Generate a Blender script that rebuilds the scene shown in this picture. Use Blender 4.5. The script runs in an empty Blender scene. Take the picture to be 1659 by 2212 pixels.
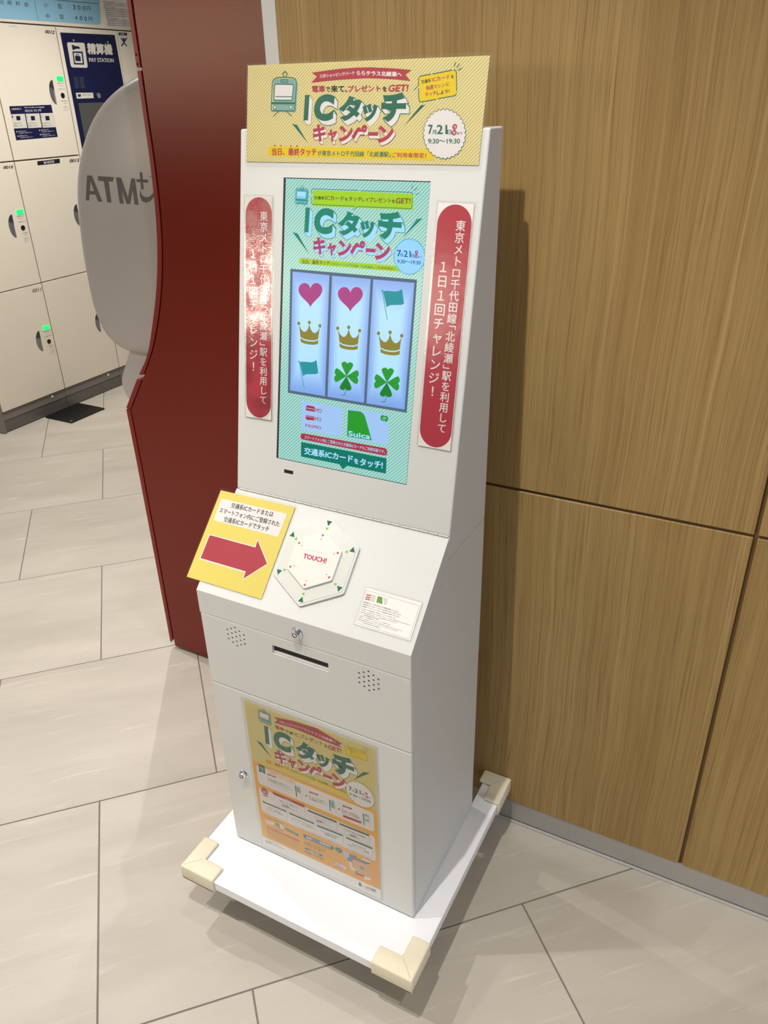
import bpy, bmesh, math, random
from mathutils import Vector, Matrix
random.seed(7)
SC = bpy.context.scene
COL = SC.collection
# ------------------------------------------------------------------ camera
cd = bpy.data.cameras.new('camera')
cam = bpy.data.objects.new('camera', cd)
COL.objects.link(cam)
cr = Vector((0.884909, 0.465186, -0.023210)); cu = Vector((-0.201388, 0.427077, 0.881503)); cf = Vector((-0.419975, 0.775375, -0.471607))
cam.matrix_world = Matrix(((cr.x, cu.x, -cf.x, 1.141253), (cr.y, cu.y, -cf.y, -1.308795), (cr.z, cu.z, -cf.z, 1.578325), (0, 0, 0, 1)))
cd.sensor_fit = 'HORIZONTAL'
cd.sensor_width = 36.0
cd.lens = 36.0 * 1685.84 / 1659.0
cd.clip_start = 0.05
SC.camera = cam
# ------------------------------------------------------------------ world, exposure
w = bpy.data.worlds.new('hall_air')
SC.world = w
w.use_nodes = True
w.node_tree.nodes['Background'].inputs[0].default_value = (1.0, 0.93, 0.84, 1)
w.node_tree.nodes['Background'].inputs[1].default_value = 0.3
SC.view_settings.view_transform = 'Standard'
SC.view_settings.look = 'None'
SC.view_settings.exposure = 0.05
SC.view_settings.gamma = 1.0
SC.view_settings.use_curve_mapping = False
# ------------------------------------------------------------------ added area lights for soft fill, not fixtures of the hall
def area_light(name, loc, sx, sy, power, col=(0.97, 0.98, 1.0), aim=None):
    d = bpy.data.lights.new(name, 'AREA'); d.shape = 'RECTANGLE'; d.size = sx; d.size_y = sy; d.energy = power; d.color = col
    o = bpy.data.objects.new(name, d); COL.objects.link(o); o.location = loc
    if aim is not None:
        o.rotation_euler = (Vector(aim) - Vector(loc)).to_track_quat('-Z', 'Y').to_euler()
    return o
area_light('fill_light', (-0.6, -3.2, 2.69), 3.2, 1.6, 9)
area_light('fill_light', (-1.5, 1.0, 2.69), 1.4, 2.2, 7)
SHOP = 7.0     # glow of the lit shop windows across the hall
SIDE_FILL = 2.2 # glow of the added panes that brighten the kiosk side
# recessed downlights: (x, y, power, beam in degrees), built as things further down
DOWNLIGHTS = [(0.60, -0.98, 7.6, 104), (-0.54, -1.13, 7.2, 86), (0.37, -0.14, 1.6, 90), (1.74, -1.1, 4.6, 72), (2.9, -2.2, 4.0, 80), (1.3, -3.3, 3.0, 90), (-1.7, 0.3, 8.0, 120), (-1.6, 1.8, 9.5, 120), (-1.5, -3.0, 4.0, 100)]
# flat print of every sheet: p polygon, s stroke, e disc, o ring, t text (bottom-left, bottom-right, top-left), x block letter, r rounded rectangle, b badge; millimetres in the plane of the sheet
PRINTS = {
 'header': {
  'train_drawing': [
   ('p','teal',[(64.7,681.7),(68.4,684.4),(86.1,685.0),(105.2,682.8),(110.7,677.2),(109.1,636.6),(64.5,638.1)]),
   ('s','green',1.4,1,[(62.8,680.1),(64.7,684.2),(71.3,686.3),(86.1,686.8),(100.8,685.4),(106.7,683.0),(108.3,678.9),(106.6,640.0),(104.8,638.7),(63.0,639.7),(61.4,641.1)]),
   ('p','green',[(61.5,652.1),(106.8,651.0),(106.6,648.1),(61.3,649.1)]),
   ('p','white',[(69.4,677.4),(100.4,676.2),(102.7,674.2),(101.0,655.5),(99.0,653.9),(68.1,654.8),(66.6,656.2),(67.2,675.6)]),
   ('s','green',1.4,1,[(69.4,677.4),(100.4,676.2),(102.7,674.2),(101.0,655.5),(99.0,653.9),(68.1,654.8),(66.6,656.2),(67.2,675.6)]),
   ('s','green',1.2,0,[(69.4,659.8),(100.0,658.9)]),
   ('s','green',1.2,1,[(79.1,683.3),(92.1,682.7),(91.9,679.4),(78.9,679.9)]),
   ('e','white',(68.6,644.6),2.6,2.6),
   ('e','white',(99.0,644.2),2.6,2.6),
   ('o','green',(68.6,644.6),2.6,1.0),
   ('o','green',(99.0,644.2),2.6,1.0),
   ('s','green',1.2,0,[(76.1,638.7),(66.5,631.7)]),
   ('s','green',1.2,0,[(91.0,638.5),(101.1,631.4)]),
   ('s','green',1.4,0,[(84.3,688.3),(81.5,691.1),(86.2,694.8),(90.9,691.1),(88.4,688.2)]),
  ],
  'ribbon': [
   ('p','red',[(135.7,691.4),(160.3,693.4),(186.4,695.1),(213.5,695.7),(241.3,695.3),(245.4,694.7),(262.4,693.8),(285.7,691.8),(306.1,689.6),(297.2,683.6),(306.1,675.2),(285.6,677.6),(263.5,679.4),(243.8,680.5),(230.5,681.1),(214.5,680.8),(187.3,680.3),(161.0,679.1),(135.0,677.5),(145.2,686.0)]),
   ('t','white','三井ショッピングパーク',2,0,(151.0,683.7),(211.4,686.4),(150.4,688.5)),
   ('t','white','ららテラス北綾瀬へ',3,0,(215.8,685.6),(291.0,681.5),(215.1,691.7)),
  ],
  'lettering': [
   ('t','red','電車',3,0,(138.0,664.4),(161.1,664.1),(137.3,673.3)),
   ('t','black','で',3,0,(162.9,664.3),(170.2,664.4),(162.3,670.8)),
   ('t','black','来て',3,0,(171.9,663.9),(195.2,663.6),(171.1,672.7)),
   ('t','black','、',3,0,(196.8,663.6),(200.0,663.5),(196.7,666.0)),
   ('t','red','プレゼント',3,0,(202.0,663.7),(257.6,663.1),(201.2,671.9)),
   ('t','black','を',3,0,(261.2,662.8),(268.1,662.6),(260.7,669.2)),
   ('t','red','GET!',3,0.12,(271.1,662.5),(303.2,662.2),(270.9,671.0)),
  ],
  'title': [
   ('x','green','white','green','I',0.03,0.22,(123.9,625.1),(134.7,625.0),(122.4,660.4),(5.6,-6.0)),
   ('x','green','white','green','C',0.055,0.1,(144.2,624.1),(180.2,623.8),(142.5,660.4),(5.6,-6.0)),
   ('x','green','white','green','タ',0.055,0.05,(189.0,623.5),(228.5,623.2),(187.0,657.4),(5.6,-6.0)),
   ('x','green','white','green','ッ',0.055,0.05,(230.3,622.3),(255.8,622.1),(228.6,646.0),(5.6,-6.0)),
   ('x','green','white','green','チ',0.055,0.05,(262.7,621.5),(303.5,621.2),(259.8,660.2),(5.6,-6.0)),
   ('x','red','white','red','キ',0.042,0.03,(143.2,594.6),(166.2,594.6),(142.0,618.8),(3.2,-3.8)),
   ('x','red','white','red','ャ',0.042,0.03,(170.9,594.3),(186.5,594.3),(170.0,611.8),(3.2,-3.8)),
   ('x','red','white','red','ン',0.042,0.03,(190.3,594.7),(214.6,594.7),(189.0,616.6),(3.2,-3.8)),
   ('x','red','white','red','ペ',0.042,0.03,(213.3,593.1),(240.7,593.2),(211.8,617.3),(3.2,-3.8)),
   ('x','red','white','red','ー',0.042,0.03,(241.1,602.7),(258.3,602.7),(240.8,607.7),(3.2,-3.8)),
   ('x','red','white','red','ン',0.042,0.03,(258.5,593.2),(285.0,593.3),(256.8,616.2),(3.2,-3.8)),
  ],
  'shard': [
   ('p','green',[(102.2,620.7),(111.7,618.7),(133.9,591.8)]),
  ],
  'shard2': [
   ('p','green',[(332.8,644.3),(324.8,643.0),(300.4,616.2)]),
  ],
  'banner': [
   ('p','gold',[(57.9,588.1),(344.7,585.0),(355.6,569.9),(58.3,573.2)]),
   ('t','red','当日、最終タッチ',3,0,(65.3,574.5),(150.0,574.7),(64.7,585.0)),
   ('t','green','が東京メトロ千代田線「北綾瀬駅」',2,0,(152.1,574.5),(281.3,573.5),(151.8,582.2)),
   ('t','red','ご利用者限定！',2,0,(284.0,573.4),(340.1,573.2),(283.8,580.1)),
   ('e','red',(70.2,588.9),1.3,1.3),
   ('e','red',(82.1,588.6),1.3,1.3),
   ('e','red',(101.2,588.2),1.3,1.3),
   ('e','red',(113.0,588.2),1.3,1.3),
  ],
  'speech_bubble': [
   ('p','gold',[(319.6,679.4),(321.3,680.5),(373.8,686.7),(377.0,684.6),(380.3,658.3),(375.9,654.9),(325.6,647.5),(322.8,648.4)]),
   ('s','green',1.2,0,[(319.2,669.3),(318.5,677.4),(319.5,679.9),(321.3,681.2),(337.2,683.3)]),
   ('s','green',1.2,0,[(340.5,683.4),(369.5,687.3)]),
   ('s','green',1.2,0,[(373.1,687.6),(376.0,686.3),(377.1,683.6),(379.8,660.8)]),
   ('s','green',1.2,0,[(379.9,657.1),(378.3,654.9),(351.9,651.4)]),
   ('s','green',1.2,0,[(348.3,650.7),(325.6,647.6),(323.0,648.4),(321.5,651.4),(319.6,665.2)]),
   ('s','green',1.2,0,[(319.2,669.3),(313.1,663.9)]),
   ('s','green',1.2,0,[(374.5,696.9),(373.0,692.3)]),
   ('s','green',1.2,0,[(380.6,694.9),(377.2,690.3)]),
   ('s','green',1.2,0,[(385.0,689.4),(379.7,687.0)]),
   ('t','black','交通系',2,0,(323.8,671.2),(338.8,673.0),(322.6,676.0)),
   ('t','red','ICカード',2,0,(340.8,673.5),(368.2,676.5),(339.4,678.8)),
   ('t','black','を',2,0,(369.7,676.7),(373.8,677.3),(369.0,680.9)),
   ('t','red','抽選マシン',2,0,(332.1,662.6),(361.4,666.2),(330.8,668.3)),
   ('t','black','に',2,0,(363.4,667.3),(367.6,667.9),(362.7,671.7)),
   ('t','red','タッチ',2,0,(331.2,654.3),(348.4,656.3),(330.5,659.9)),
   ('t','black','しよう!',2,0,(349.8,656.3),(368.9,658.6),(349.1,661.2)),
  ],
  'date_badge': [
   ('b','white','green',(366.4,605.1),(333.3,605.1),(363.1,637.6),0.9),
   ('t','green','7',3,0,(341.2,605.4),(347.7,605.4),(340.1,617.1)),
   ('t','green','月',2,0,(347.5,604.9),(353.8,604.9),(347.0,610.6)),
   ('t','green','21',2,0,(355.0,605.4),(370.7,605.4),(353.8,617.0)),
   ('t','green','日',2,0,(371.6,604.8),(377.8,604.8),(371.0,610.5)),
   ('e','red',(381.9,614.5),3.8,3.8),
   ('e','red',(381.8,606.9),3.8,3.8),
   ('t','white','月',1,0,(380.1,612.5),(384.0,612.5),(379.7,616.4)),
   ('t','white','祝',1,0,(379.9,604.8),(384.0,604.8),(379.5,608.9)),
   ('t','green','まで',2,0,(386.6,604.3),(394.9,604.5),(386.3,607.6)),
   ('t','green','9:30〜19:30',2,0,(342.0,592.6),(392.1,592.7),(341.5,598.8)),
  ],
 },
 'screen': {
  'train_drawing': [
   ('p','tealS',[(112.4,524.4),(114.3,525.7),(123.4,526.0),(133.3,524.9),(136.1,522.2),(135.3,502.1),(112.3,502.8)]),
   ('s','green',0.72,1,[(111.4,523.6),(112.4,525.6),(115.8,526.7),(123.4,526.9),(131.0,526.2),(134.0,525.0),(134.9,523.0),(134.0,503.7),(133.1,503.1),(111.5,503.6),(110.7,504.3)]),
   ('p','green',[(110.7,509.7),(134.1,509.2),(134.0,507.8),(110.6,508.2)]),
   ('p','white',[(114.8,522.2),(130.8,521.7),(132.0,520.7),(131.1,511.4),(130.1,510.6),(114.1,511.1),(113.4,511.8),(113.7,521.4)]),
   ('s','green',0.72,1,[(114.8,522.2),(130.8,521.7),(132.0,520.7),(131.1,511.4),(130.1,510.6),(114.1,511.1),(113.4,511.8),(113.7,521.4)]),
   ('s','green',0.62,0,[(114.8,513.5),(130.6,513.1)]),
   ('s','green',0.62,1,[(119.8,525.2),(126.5,524.9),(126.4,523.2),(119.7,523.5)]),
   ('e','white',(114.4,506.0),1.34,1.34),
   ('e','white',(130.1,505.8),1.34,1.34),
   ('o','green',(114.4,506.0),1.34,0.52),
   ('o','green',(130.1,505.8),1.34,0.52),
   ('s','green',0.62,0,[(118.3,503.1),(113.3,499.6)]),
   ('s','green',0.62,0,[(125.9,503.0),(131.1,499.5)]),
   ('s','green',0.72,0,[(122.5,527.6),(121.0,529.0),(123.5,530.9),(125.9,529.0),(124.6,527.6)]),
  ],
  'title': [
   ('x','green','white','green','I',0.03,0.22,(130.6,460.1),(141.3,460.0),(129.1,497.4),(5.6,-6.3)),
   ('x','green','white','green','C',0.055,0.1,(150.7,459.0),(186.4,458.7),(149.0,497.4),(5.6,-6.3)),
   ('x','green','white','green','タ',0.055,0.05,(195.2,458.4),(234.3,458.1),(193.2,494.2),(5.6,-6.3)),
   ('x','green','white','green','ッ',0.055,0.05,(236.1,457.1),(261.4,456.9),(234.4,482.2),(5.6,-6.3)),
   ('x','green','white','green','チ',0.055,0.05,(268.2,456.3),(308.7,455.9),(265.4,497.2),(5.6,-6.3)),
   ('x','red','white','red','キ',0.042,0.03,(149.9,427.3),(172.8,427.3),(148.7,453.2),(3.2,-4.1)),
   ('x','red','white','red','ャ',0.042,0.03,(177.5,427.0),(193.0,427.0),(176.6,445.7),(3.2,-4.1)),
   ('x','red','white','red','ン',0.042,0.03,(196.8,427.4),(221.0,427.4),(195.5,450.9),(3.2,-4.1)),
   ('x','red','white','red','ペ',0.042,0.03,(219.7,425.7),(247.1,425.8),(218.3,451.6),(3.2,-4.1)),
   ('x','red','white','red','ー',0.042,0.03,(247.5,436.0),(264.6,436.0),(247.2,441.3),(3.2,-4.1)),
   ('x','red','white','red','ン',0.042,0.03,(264.8,425.8),(291.2,425.9),(263.1,450.4),(3.2,-4.1)),
  ],
  'shard': [
   ('p','green',[(107.4,459.1),(117.5,457.5),(142.3,425.7)]),
  ],
  'shard2': [
   ('p','green',[(341.4,490.2),(332.0,488.4),(309.7,460.0)]),
  ],
  'speech_bubble': [
   ('p','lime',[(144.0,524.4),(321.2,523.8),(322.9,522.1),(323.7,500.9),(146.1,500.5),(144.6,502.3)]),
   ('s','tealdark',0.9,0,[(141.9,519.5),(141.6,524.4),(143.9,526.1),(226.9,526.1)]),
   ('s','tealdark',0.9,0,[(231.9,525.8),(318.5,525.7),(320.7,524.8),(321.9,523.0)]),
   ('s','tealdark',0.9,0,[(321.7,518.2),(321.9,503.7),(319.7,502.7),(228.0,502.6),(220.2,497.4)]),
   ('s','tealdark',0.9,0,[(222.2,502.7),(145.0,502.9),(142.6,504.5),(141.7,513.9)]),
   ('s','tealdark',0.9,0,[(320.6,535.7),(319.4,530.6)]),
   ('s','tealdark',0.9,0,[(328.2,532.5),(324.1,527.9)]),
   ('s','tealdark',0.9,0,[(332.4,524.7),(326.7,523.0)]),
   ('t','black','交通系',2,0,(146.8,510.5),(166.4,510.8),(146.5,515.5)),
   ('t','brown','ICカード',2,0,(168.1,510.3),(202.6,510.0),(167.8,516.9)),
   ('t','black','を',2,0,(204.4,510.2),(209.4,510.3),(204.1,514.8)),
   ('t','brown','タッチ',2,0,(211.1,510.1),(234.5,510.3),(210.7,516.7)),
   ('t','black','して',2,0,(235.6,510.4),(246.7,510.5),(235.3,514.9)),
   ('t','brown','プレゼント',2,0,(248.1,509.8),(286.2,509.7),(247.6,516.7)),
   ('t','black','を',2,0,(287.5,509.9),(292.7,509.9),(287.1,514.6)),
   ('t','brown','GET!',2,0.1,(294.2,509.5),(319.1,509.8),(293.8,516.8)),
  ],
  'banner': [
   ('p','lime',[(122.5,419.4),(301.8,418.9),(310.4,410.5),(121.8,410.6)]),
   ('t','brown','当日、最終タッチ',2,0,(128.0,410.8),(181.3,411.9),(128.0,417.3)),
   ('t','green','が東京メトロ千代田線「北綾瀬駅」',1,0,(182.5,412.2),(263.2,411.6),(182.5,416.4)),
   ('t','brown','ご利用者限定！',1,0,(265.2,411.8),(300.2,412.0),(265.2,416.1)),
   ('e','brown',(131.1,419.7),0.8,0.8),
   ('e','brown',(138.7,419.7),0.8,0.8),
   ('e','brown',(150.7,419.8),0.8,0.8),
   ('e','brown',(157.9,419.8),0.8,0.8),
  ],
  'date_badge': [
   ('b','sky','navyS',(323.9,433.6),(297.7,432.4),(322.0,459.5),0.7),
   ('t','navyS','7',3,0,(303.3,433.3),(309.4,433.3),(302.5,442.2)),
   ('t','navyS','月',2,0,(308.1,432.9),(312.9,433.0),(307.7,437.4)),
   ('t','navyS','21',2,0,(314.6,433.3),(326.2,433.2),(313.8,442.2)),
   ('t','navyS','日',2,0,(327.4,433.0),(332.2,433.0),(326.9,438.0)),
   ('e','purple',(335.7,440.7),2.9,2.9),
   ('e','purple',(335.7,435.1),2.9,2.9),
   ('t','white','月',1,0,(334.3,439.0),(337.3,439.0),(334.0,442.3)),
   ('t','white','祝',1,0,(334.3,433.5),(337.5,433.5),(334.1,436.4)),
   ('t','navyS','まで',2,0,(339.5,433.2),(345.9,433.1),(339.3,435.5)),
   ('t','navyS','9:30〜19:30',2,0,(304.1,423.0),(344.0,423.3),(303.9,428.3)),
  ],
  'reel_frame': [
   ('p','slate',[(105.5,401.2),(339.8,400.9),(340.1,192.6),(107.8,193.4)]),
  ],
  'reel0': [
   ('p','reel',[(110.1,397.1),(182.0,396.3),(183.8,197.9),(112.3,198.3)]),
  ],
  'reel1': [
   ('p','reel',[(186.9,395.9),(258.7,395.8),(260.2,197.6),(189.0,197.9)]),
  ],
  'reel2': [
   ('p','reel',[(263.2,395.7),(335.9,395.8),(335.6,197.5),(264.9,197.3)]),
  ],
  'heart': [
   ('p','magenta',[(146.4,372.0),(146.5,372.7),(147.0,374.5),(148.4,377.1),(150.8,379.7),(154.2,381.6),(158.3,382.3),(162.5,381.5),(166.2,379.5),(168.7,376.3),(169.7,372.5),(169.1,368.4),(166.9,364.3),(163.6,360.3),(159.6,356.5),(155.6,352.8),(152.2,349.4),(149.8,346.4),(148.4,344.0),(147.8,342.5),(147.8,342.0),(147.7,342.5),(147.0,343.9),(145.4,346.0),(142.7,348.6),(139.0,351.4),(134.6,354.4),(130.3,357.5),(126.5,361.0),(123.8,364.8),(122.8,368.8),(123.5,372.8),(125.8,376.4),(129.3,379.0),(133.5,380.4),(137.7,380.3),(141.3,379.0),(144.0,376.8),(145.6,374.4),(146.3,372.7)]),
  ],
  'heart2': [
   ('p','magenta',[(222.9,371.6),(223.0,372.2),(223.5,374.1),(224.8,376.6),(227.2,379.2),(230.6,381.1),(234.6,381.8),(238.8,381.1),(242.4,379.0),(245.0,375.9),(246.1,372.1),(245.6,368.0),(243.5,363.9),(240.2,360.0),(236.3,356.2),(232.4,352.5),(229.1,349.2),(226.7,346.2),(225.4,343.8),(224.9,342.3),(224.8,341.8),(224.7,342.3),(224.0,343.7),(222.3,345.8),(219.6,348.3),(215.9,351.1),(211.5,354.0),(207.1,357.1),(203.3,360.6),(200.6,364.3),(199.5,368.3),(200.1,372.3),(202.4,375.9),(205.8,378.5),(210.0,379.9),(214.1,379.8),(217.7,378.5),(220.4,376.3),(222.1,374.0),(222.8,372.2)]),
  ],
  'crown': [
   ('p','olive',[(126.4,311.7),(130.6,304.8),(136.2,301.0),(140.6,301.8),(144.4,306.4),(146.9,314.7),(150.2,306.4),(154.4,301.8),(158.8,301.1),(163.9,304.9),(167.5,311.7),(165.5,292.0),(157.9,289.2),(148.1,288.4),(138.2,289.1),(130.2,291.7)]),
   ('p','olive',[(130.0,289.8),(138.3,286.9),(148.2,286.3),(158.0,287.1),(165.9,290.1),(165.5,283.9),(158.2,281.7),(148.5,281.1),(138.5,281.5),(131.0,283.6)]),
   ('e','olive',(125.8,314.0),3.0,3.0),
   ('e','olive',(146.8,317.4),3.0,3.0),
   ('e','olive',(167.8,314.0),3.0,3.0),
  ],
  'crown2': [
   ('p','olive',[(203.1,311.3),(207.4,304.5),(213.0,300.7),(217.4,301.5),(221.0,306.1),(223.4,314.5),(226.8,306.2),(230.9,301.6),(235.3,300.9),(240.4,304.7),(243.8,311.5),(242.2,291.9),(234.7,289.1),(225.0,288.2),(215.2,288.9),(207.2,291.5)]),
   ('p','olive',[(207.0,289.5),(215.3,286.8),(225.1,286.1),(234.8,287.0),(242.6,290.0),(242.2,283.9),(235.1,281.7),(225.5,281.0),(215.6,281.4),(208.1,283.4)]),
   ('e','olive',(202.4,313.6),3.0,3.0),
   ('e','olive',(223.2,317.1),3.0,3.0),
   ('e','olive',(244.1,313.8),3.0,3.0),
  ],
  'crown3': [
   ('p','olive',[(279.6,311.0),(284.1,304.3),(289.8,300.6),(294.2,301.4),(297.7,306.0),(300.0,314.3),(303.5,306.1),(307.8,301.6),(312.2,300.9),(317.2,304.7),(320.5,311.5),(319.2,292.0),(311.7,289.3),(302.0,288.3),(292.2,288.9),(284.1,291.4)]),
   ('p','olive',[(284.0,289.5),(292.3,286.8),(302.2,286.2),(311.9,287.2),(319.6,290.2),(319.4,284.1),(312.3,281.9),(302.6,281.1),(292.7,281.5),(285.2,283.4)]),
   ('e','olive',(279.0,313.3),3.0,3.0),
   ('e','olive',(299.8,316.9),3.0,3.0),
   ('e','olive',(320.8,313.7),3.0,3.0),
  ],
  'flag': [
   ('s','aqua',1.1,0,[(281.0,379.7),(293.0,336.4)]),
   ('e','aqua',(281.0,379.7),1.6,1.6),
   ('p','aqua',[(282.3,378.6),(286.7,380.2),(296.1,380.4),(305.5,380.4),(310.9,382.1),(315.1,385.4),(317.8,375.2),(320.7,363.4),(316.4,361.0),(305.3,360.0),(295.9,358.7),(290.5,355.2)]),
  ],
  'flag2': [
   ('s','aqua',1.1,0,[(129.0,250.0),(140.9,206.7)]),
   ('e','aqua',(129.0,250.0),1.6,1.6),
   ('p','aqua',[(130.2,248.9),(134.7,250.7),(144.3,251.4),(153.8,251.8),(159.4,253.7),(163.8,257.1),(166.1,247.1),(168.6,235.7),(164.2,233.1),(152.8,231.7),(143.3,230.0),(137.7,226.3)]),
  ],
  'clover': [
   ('p','leafA',[(224.0,237.3),(214.7,251.7),(212.8,257.1),(216.4,260.3),(221.0,260.9),(224.5,258.2),(228.0,261.1),(232.7,260.8),(236.1,257.8),(233.9,252.3)]),
   ('s','leafC',0.4,0,[(224.0,237.3),(224.4,257.0)]),
   ('p','leafA',[(224.0,237.3),(238.6,247.6),(244.0,249.9),(246.9,246.4),(247.3,241.7),(244.4,238.1),(247.1,234.6),(246.6,229.9),(243.5,226.2),(238.2,228.0)]),
   ('s','leafC',0.4,0,[(224.0,237.3),(243.3,238.0)]),
   ('p','leafB',[(224.0,237.3),(233.3,222.9),(235.2,217.5),(231.6,214.2),(226.9,213.5),(223.4,216.2),(219.8,213.1),(215.1,213.4),(211.6,216.4),(213.9,222.0)]),
   ('s','leafC',0.4,0,[(224.0,237.3),(223.5,217.4)]),
   ('p','leafA',[(224.0,237.3),(209.1,226.8),(203.6,224.5),(200.6,227.9),(200.3,232.7),(203.2,236.5),(200.5,240.0),(201.1,244.8),(204.3,248.5),(209.6,246.6)]),
   ('s','leafC',0.4,0,[(224.0,237.3),(204.4,236.5)]),
   ('s','leafB',1.0,0,[(224.0,237.3),(224.2,211.9),(221.4,204.6),(215.9,204.9)]),
  ],
  'clover2': [
   ('p','leafA',[(300.2,236.9),(290.8,251.3),(288.8,256.6),(292.3,259.8),(297.0,260.5),(300.4,257.7),(303.9,260.7),(308.5,260.4),(311.9,257.4),(309.9,252.0)]),
   ('s','leafC',0.4,0,[(300.2,236.9),(300.4,256.6)]),
   ('p','leafA',[(300.2,236.9),(314.6,247.2),(319.9,249.5),(322.8,246.1),(323.3,241.4),(320.5,237.7),(323.3,234.3),(322.8,229.5),(319.8,225.8),(314.5,227.7)]),
   ('s','leafC',0.4,0,[(300.2,236.9),(319.4,237.7)]),
   ('p','leafB',[(300.2,236.9),(309.7,222.5),(311.7,217.1),(308.2,213.8),(303.6,213.1),(300.1,215.8),(296.6,212.7),(291.9,213.0),(288.4,216.0),(290.5,221.6)]),
   ('s','leafC',0.4,0,[(300.2,236.9),(300.1,217.0)]),
   ('p','leafA',[(300.2,236.9),(285.7,226.4),(280.2,224.0),(277.2,227.5),(276.8,232.3),(279.7,236.0),(276.9,239.5),(277.4,244.3),(280.5,248.0),(285.9,246.1)]),
   ('s','leafC',0.4,0,[(300.2,236.9),(280.8,236.1)]),
   ('s','leafB',1.0,0,[(300.2,236.9),(300.9,211.5),(298.3,204.2),(292.8,204.5)]),
  ],
  'ticket_card': [
   ('p','cardblue',[(137.9,180.9),(138.1,182.4),(138.8,183.4),(139.8,184.0),(141.3,184.2),(216.7,182.8),(218.2,182.5),(219.3,181.9),(219.9,180.8),(220.2,179.3),(221.4,137.0),(221.2,135.5),(220.6,134.4),(219.6,133.8),(218.1,133.5),(141.7,132.0),(140.2,132.2),(139.2,132.8),(138.5,133.8),(138.3,135.3)]),
   ('p','redS',[(146.4,174.4),(148.6,177.4),(161.2,177.3),(164.6,175.9),(164.3,168.0),(146.7,167.9)]),
   ('t','redS','MO',1,0,(165.9,167.9),(179.1,168.3),(165.6,174.6)),
   ('s','cardblue',1.0,0,[(147.7,172.4),(163.2,172.3)]),
   ('p','redS',[(146.6,159.5),(164.3,159.8),(164.6,152.9),(149.7,151.6),(146.9,153.2)]),
   ('t','redS','MO',1,0,(166.2,152.6),(178.9,153.4),(165.9,159.0)),
   ('s','cardblue',0.8,0,[(147.8,157.7),(163.5,157.9)]),
   ('t','redS','PASMO',1,0,(146.8,138.7),(179.0,139.2),(146.6,144.2)),
  ],
  'ticket_card2': [
   ('p','cardblue',[(228.9,180.3),(229.1,181.9),(229.7,183.0),(230.8,183.7),(232.4,183.9),(305.8,185.0),(307.4,184.7),(308.5,184.1),(309.2,183.0),(309.5,181.4),(310.3,137.0),(310.1,135.4),(309.5,134.3),(308.4,133.6),(306.8,133.4),(234.0,133.1),(232.4,133.3),(231.3,134.0),(230.6,135.1),(230.3,136.7)]),
   ('p','greenS',[(230.5,181.0),(254.9,181.9),(260.4,179.1),(263.9,174.6),(279.5,136.4),(231.3,135.6)]),
   ('t','white','Suica',2,0,(233.9,137.2),(275.7,137.9),(233.8,145.7)),
   ('e','greenS',(297.1,177.4),4.2,5),
   ('e','greenS',(303.2,177.2),4.2,5),
   ('t','white','JE',0,0,(296.1,174.8),(304.0,175.1),(295.8,178.9)),
  ],
  'caption': [
   ('p','redS',[(137.4,120.7),(137.9,123.2),(139.0,125.0),(140.8,126.1),(143.3,126.4),(303.7,127.5),(306.2,127.1),(308.1,126.1),(309.3,124.3),(309.8,121.8),(309.9,120.5),(309.8,118.0),(308.9,116.2),(307.1,115.2),(304.7,114.8),(143.0,115.3),(140.5,115.6),(138.8,116.7),(137.7,118.5),(137.5,121.0)]),
   ('t','white','スマートフォン内にご登録された交通系ICカードもご利用可能です。',1,0,(145.9,117.3),(305.7,118.0),(146.1,123.6)),
   ('p','greenD',[(139.2,108.3),(139.4,109.2),(139.7,109.9),(140.4,110.3),(141.3,110.4),(307.5,110.8),(308.4,110.7),(309.1,110.3),(309.5,109.6),(309.7,108.7),(310.3,86.4),(310.2,85.5),(309.9,84.8),(309.2,84.4),(308.3,84.3),(141.9,84.0),(141.0,84.1),(140.3,84.5),(139.9,85.2),(139.8,86.1)]),
   ('p','greenD',[(218.6,84.4),(235.4,84.7),(226.5,76.6)]),
   ('t','white','交通系ICカード',3,0,(146.6,89.7),(244.9,92.0),(146.6,102.1)),
   ('t','white','を',3,0,(248.3,91.0),(256.6,91.1),(247.7,99.8)),
   ('t','white','タッチ!',3,0,(260.0,89.2),(303.1,91.2),(259.6,101.9)),
  ],
 },
 'arrow': {
  'text_box': [
   ('p','white',[(-21.8,176.3),(125.8,177.4),(124.9,132.3),(-20.7,132.3)]),
   ('t','black','交通系ICカードまたは',2,0,(5.2,163.3),(99.7,165.1),(4.1,173.4)),
   ('t','black','スマートフォン内にご登録された',2,0,(-15.3,149.0),(119.8,150.3),(-16.6,159.0)),
   ('t','black','交通系ICカードでタッチ',2,0,(1.5,134.0),(102.4,136.7),(0.0,144.4)),
  ],
  'arrow': [
   ('p','white',[(-18.5,104.9),(85.7,104.6),(85.4,119.3),(126.1,81.1),(87.1,39.8),(86.0,54.2),(-18.1,54.8)]),
   ('p','red',[(-15.8,103.2),(88.2,102.9),(87.4,116.4),(123.6,80.4),(88.2,43.1),(87.2,56.7),(-16.0,57.2)]),
  ],
 },
 'reader': {
  'lettering': [
   ('t','pink','TOUCH!',3,0,(193.6,105.7),(239.5,107.1),(193.1,113.9)),
  ],
  'touch_mark': [
   ('s','faint',0.35,0,[(194.8,122.0),(235.0,123.0),(239.5,107.1),(223.5,98.4)]),
   ('s','faint',0.35,0,[(196.7,98.1),(194.8,122.0)]),
  ],
 },
 'notice': {
  'border_line': [
   ('s','grey',0.35,1,[(324.8,82.4),(423.8,81.1),(424.1,25.0),(325.6,25.5)]),
  ],
  'ticket_picture': [
   ('p','palegrey',[(326.8,78.1),(345.0,78.6),(346.1,66.5),(327.5,65.9)]),
   ('s','pink',1.6,0,[(328.4,75.0),(335.4,75.4)]),
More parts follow.
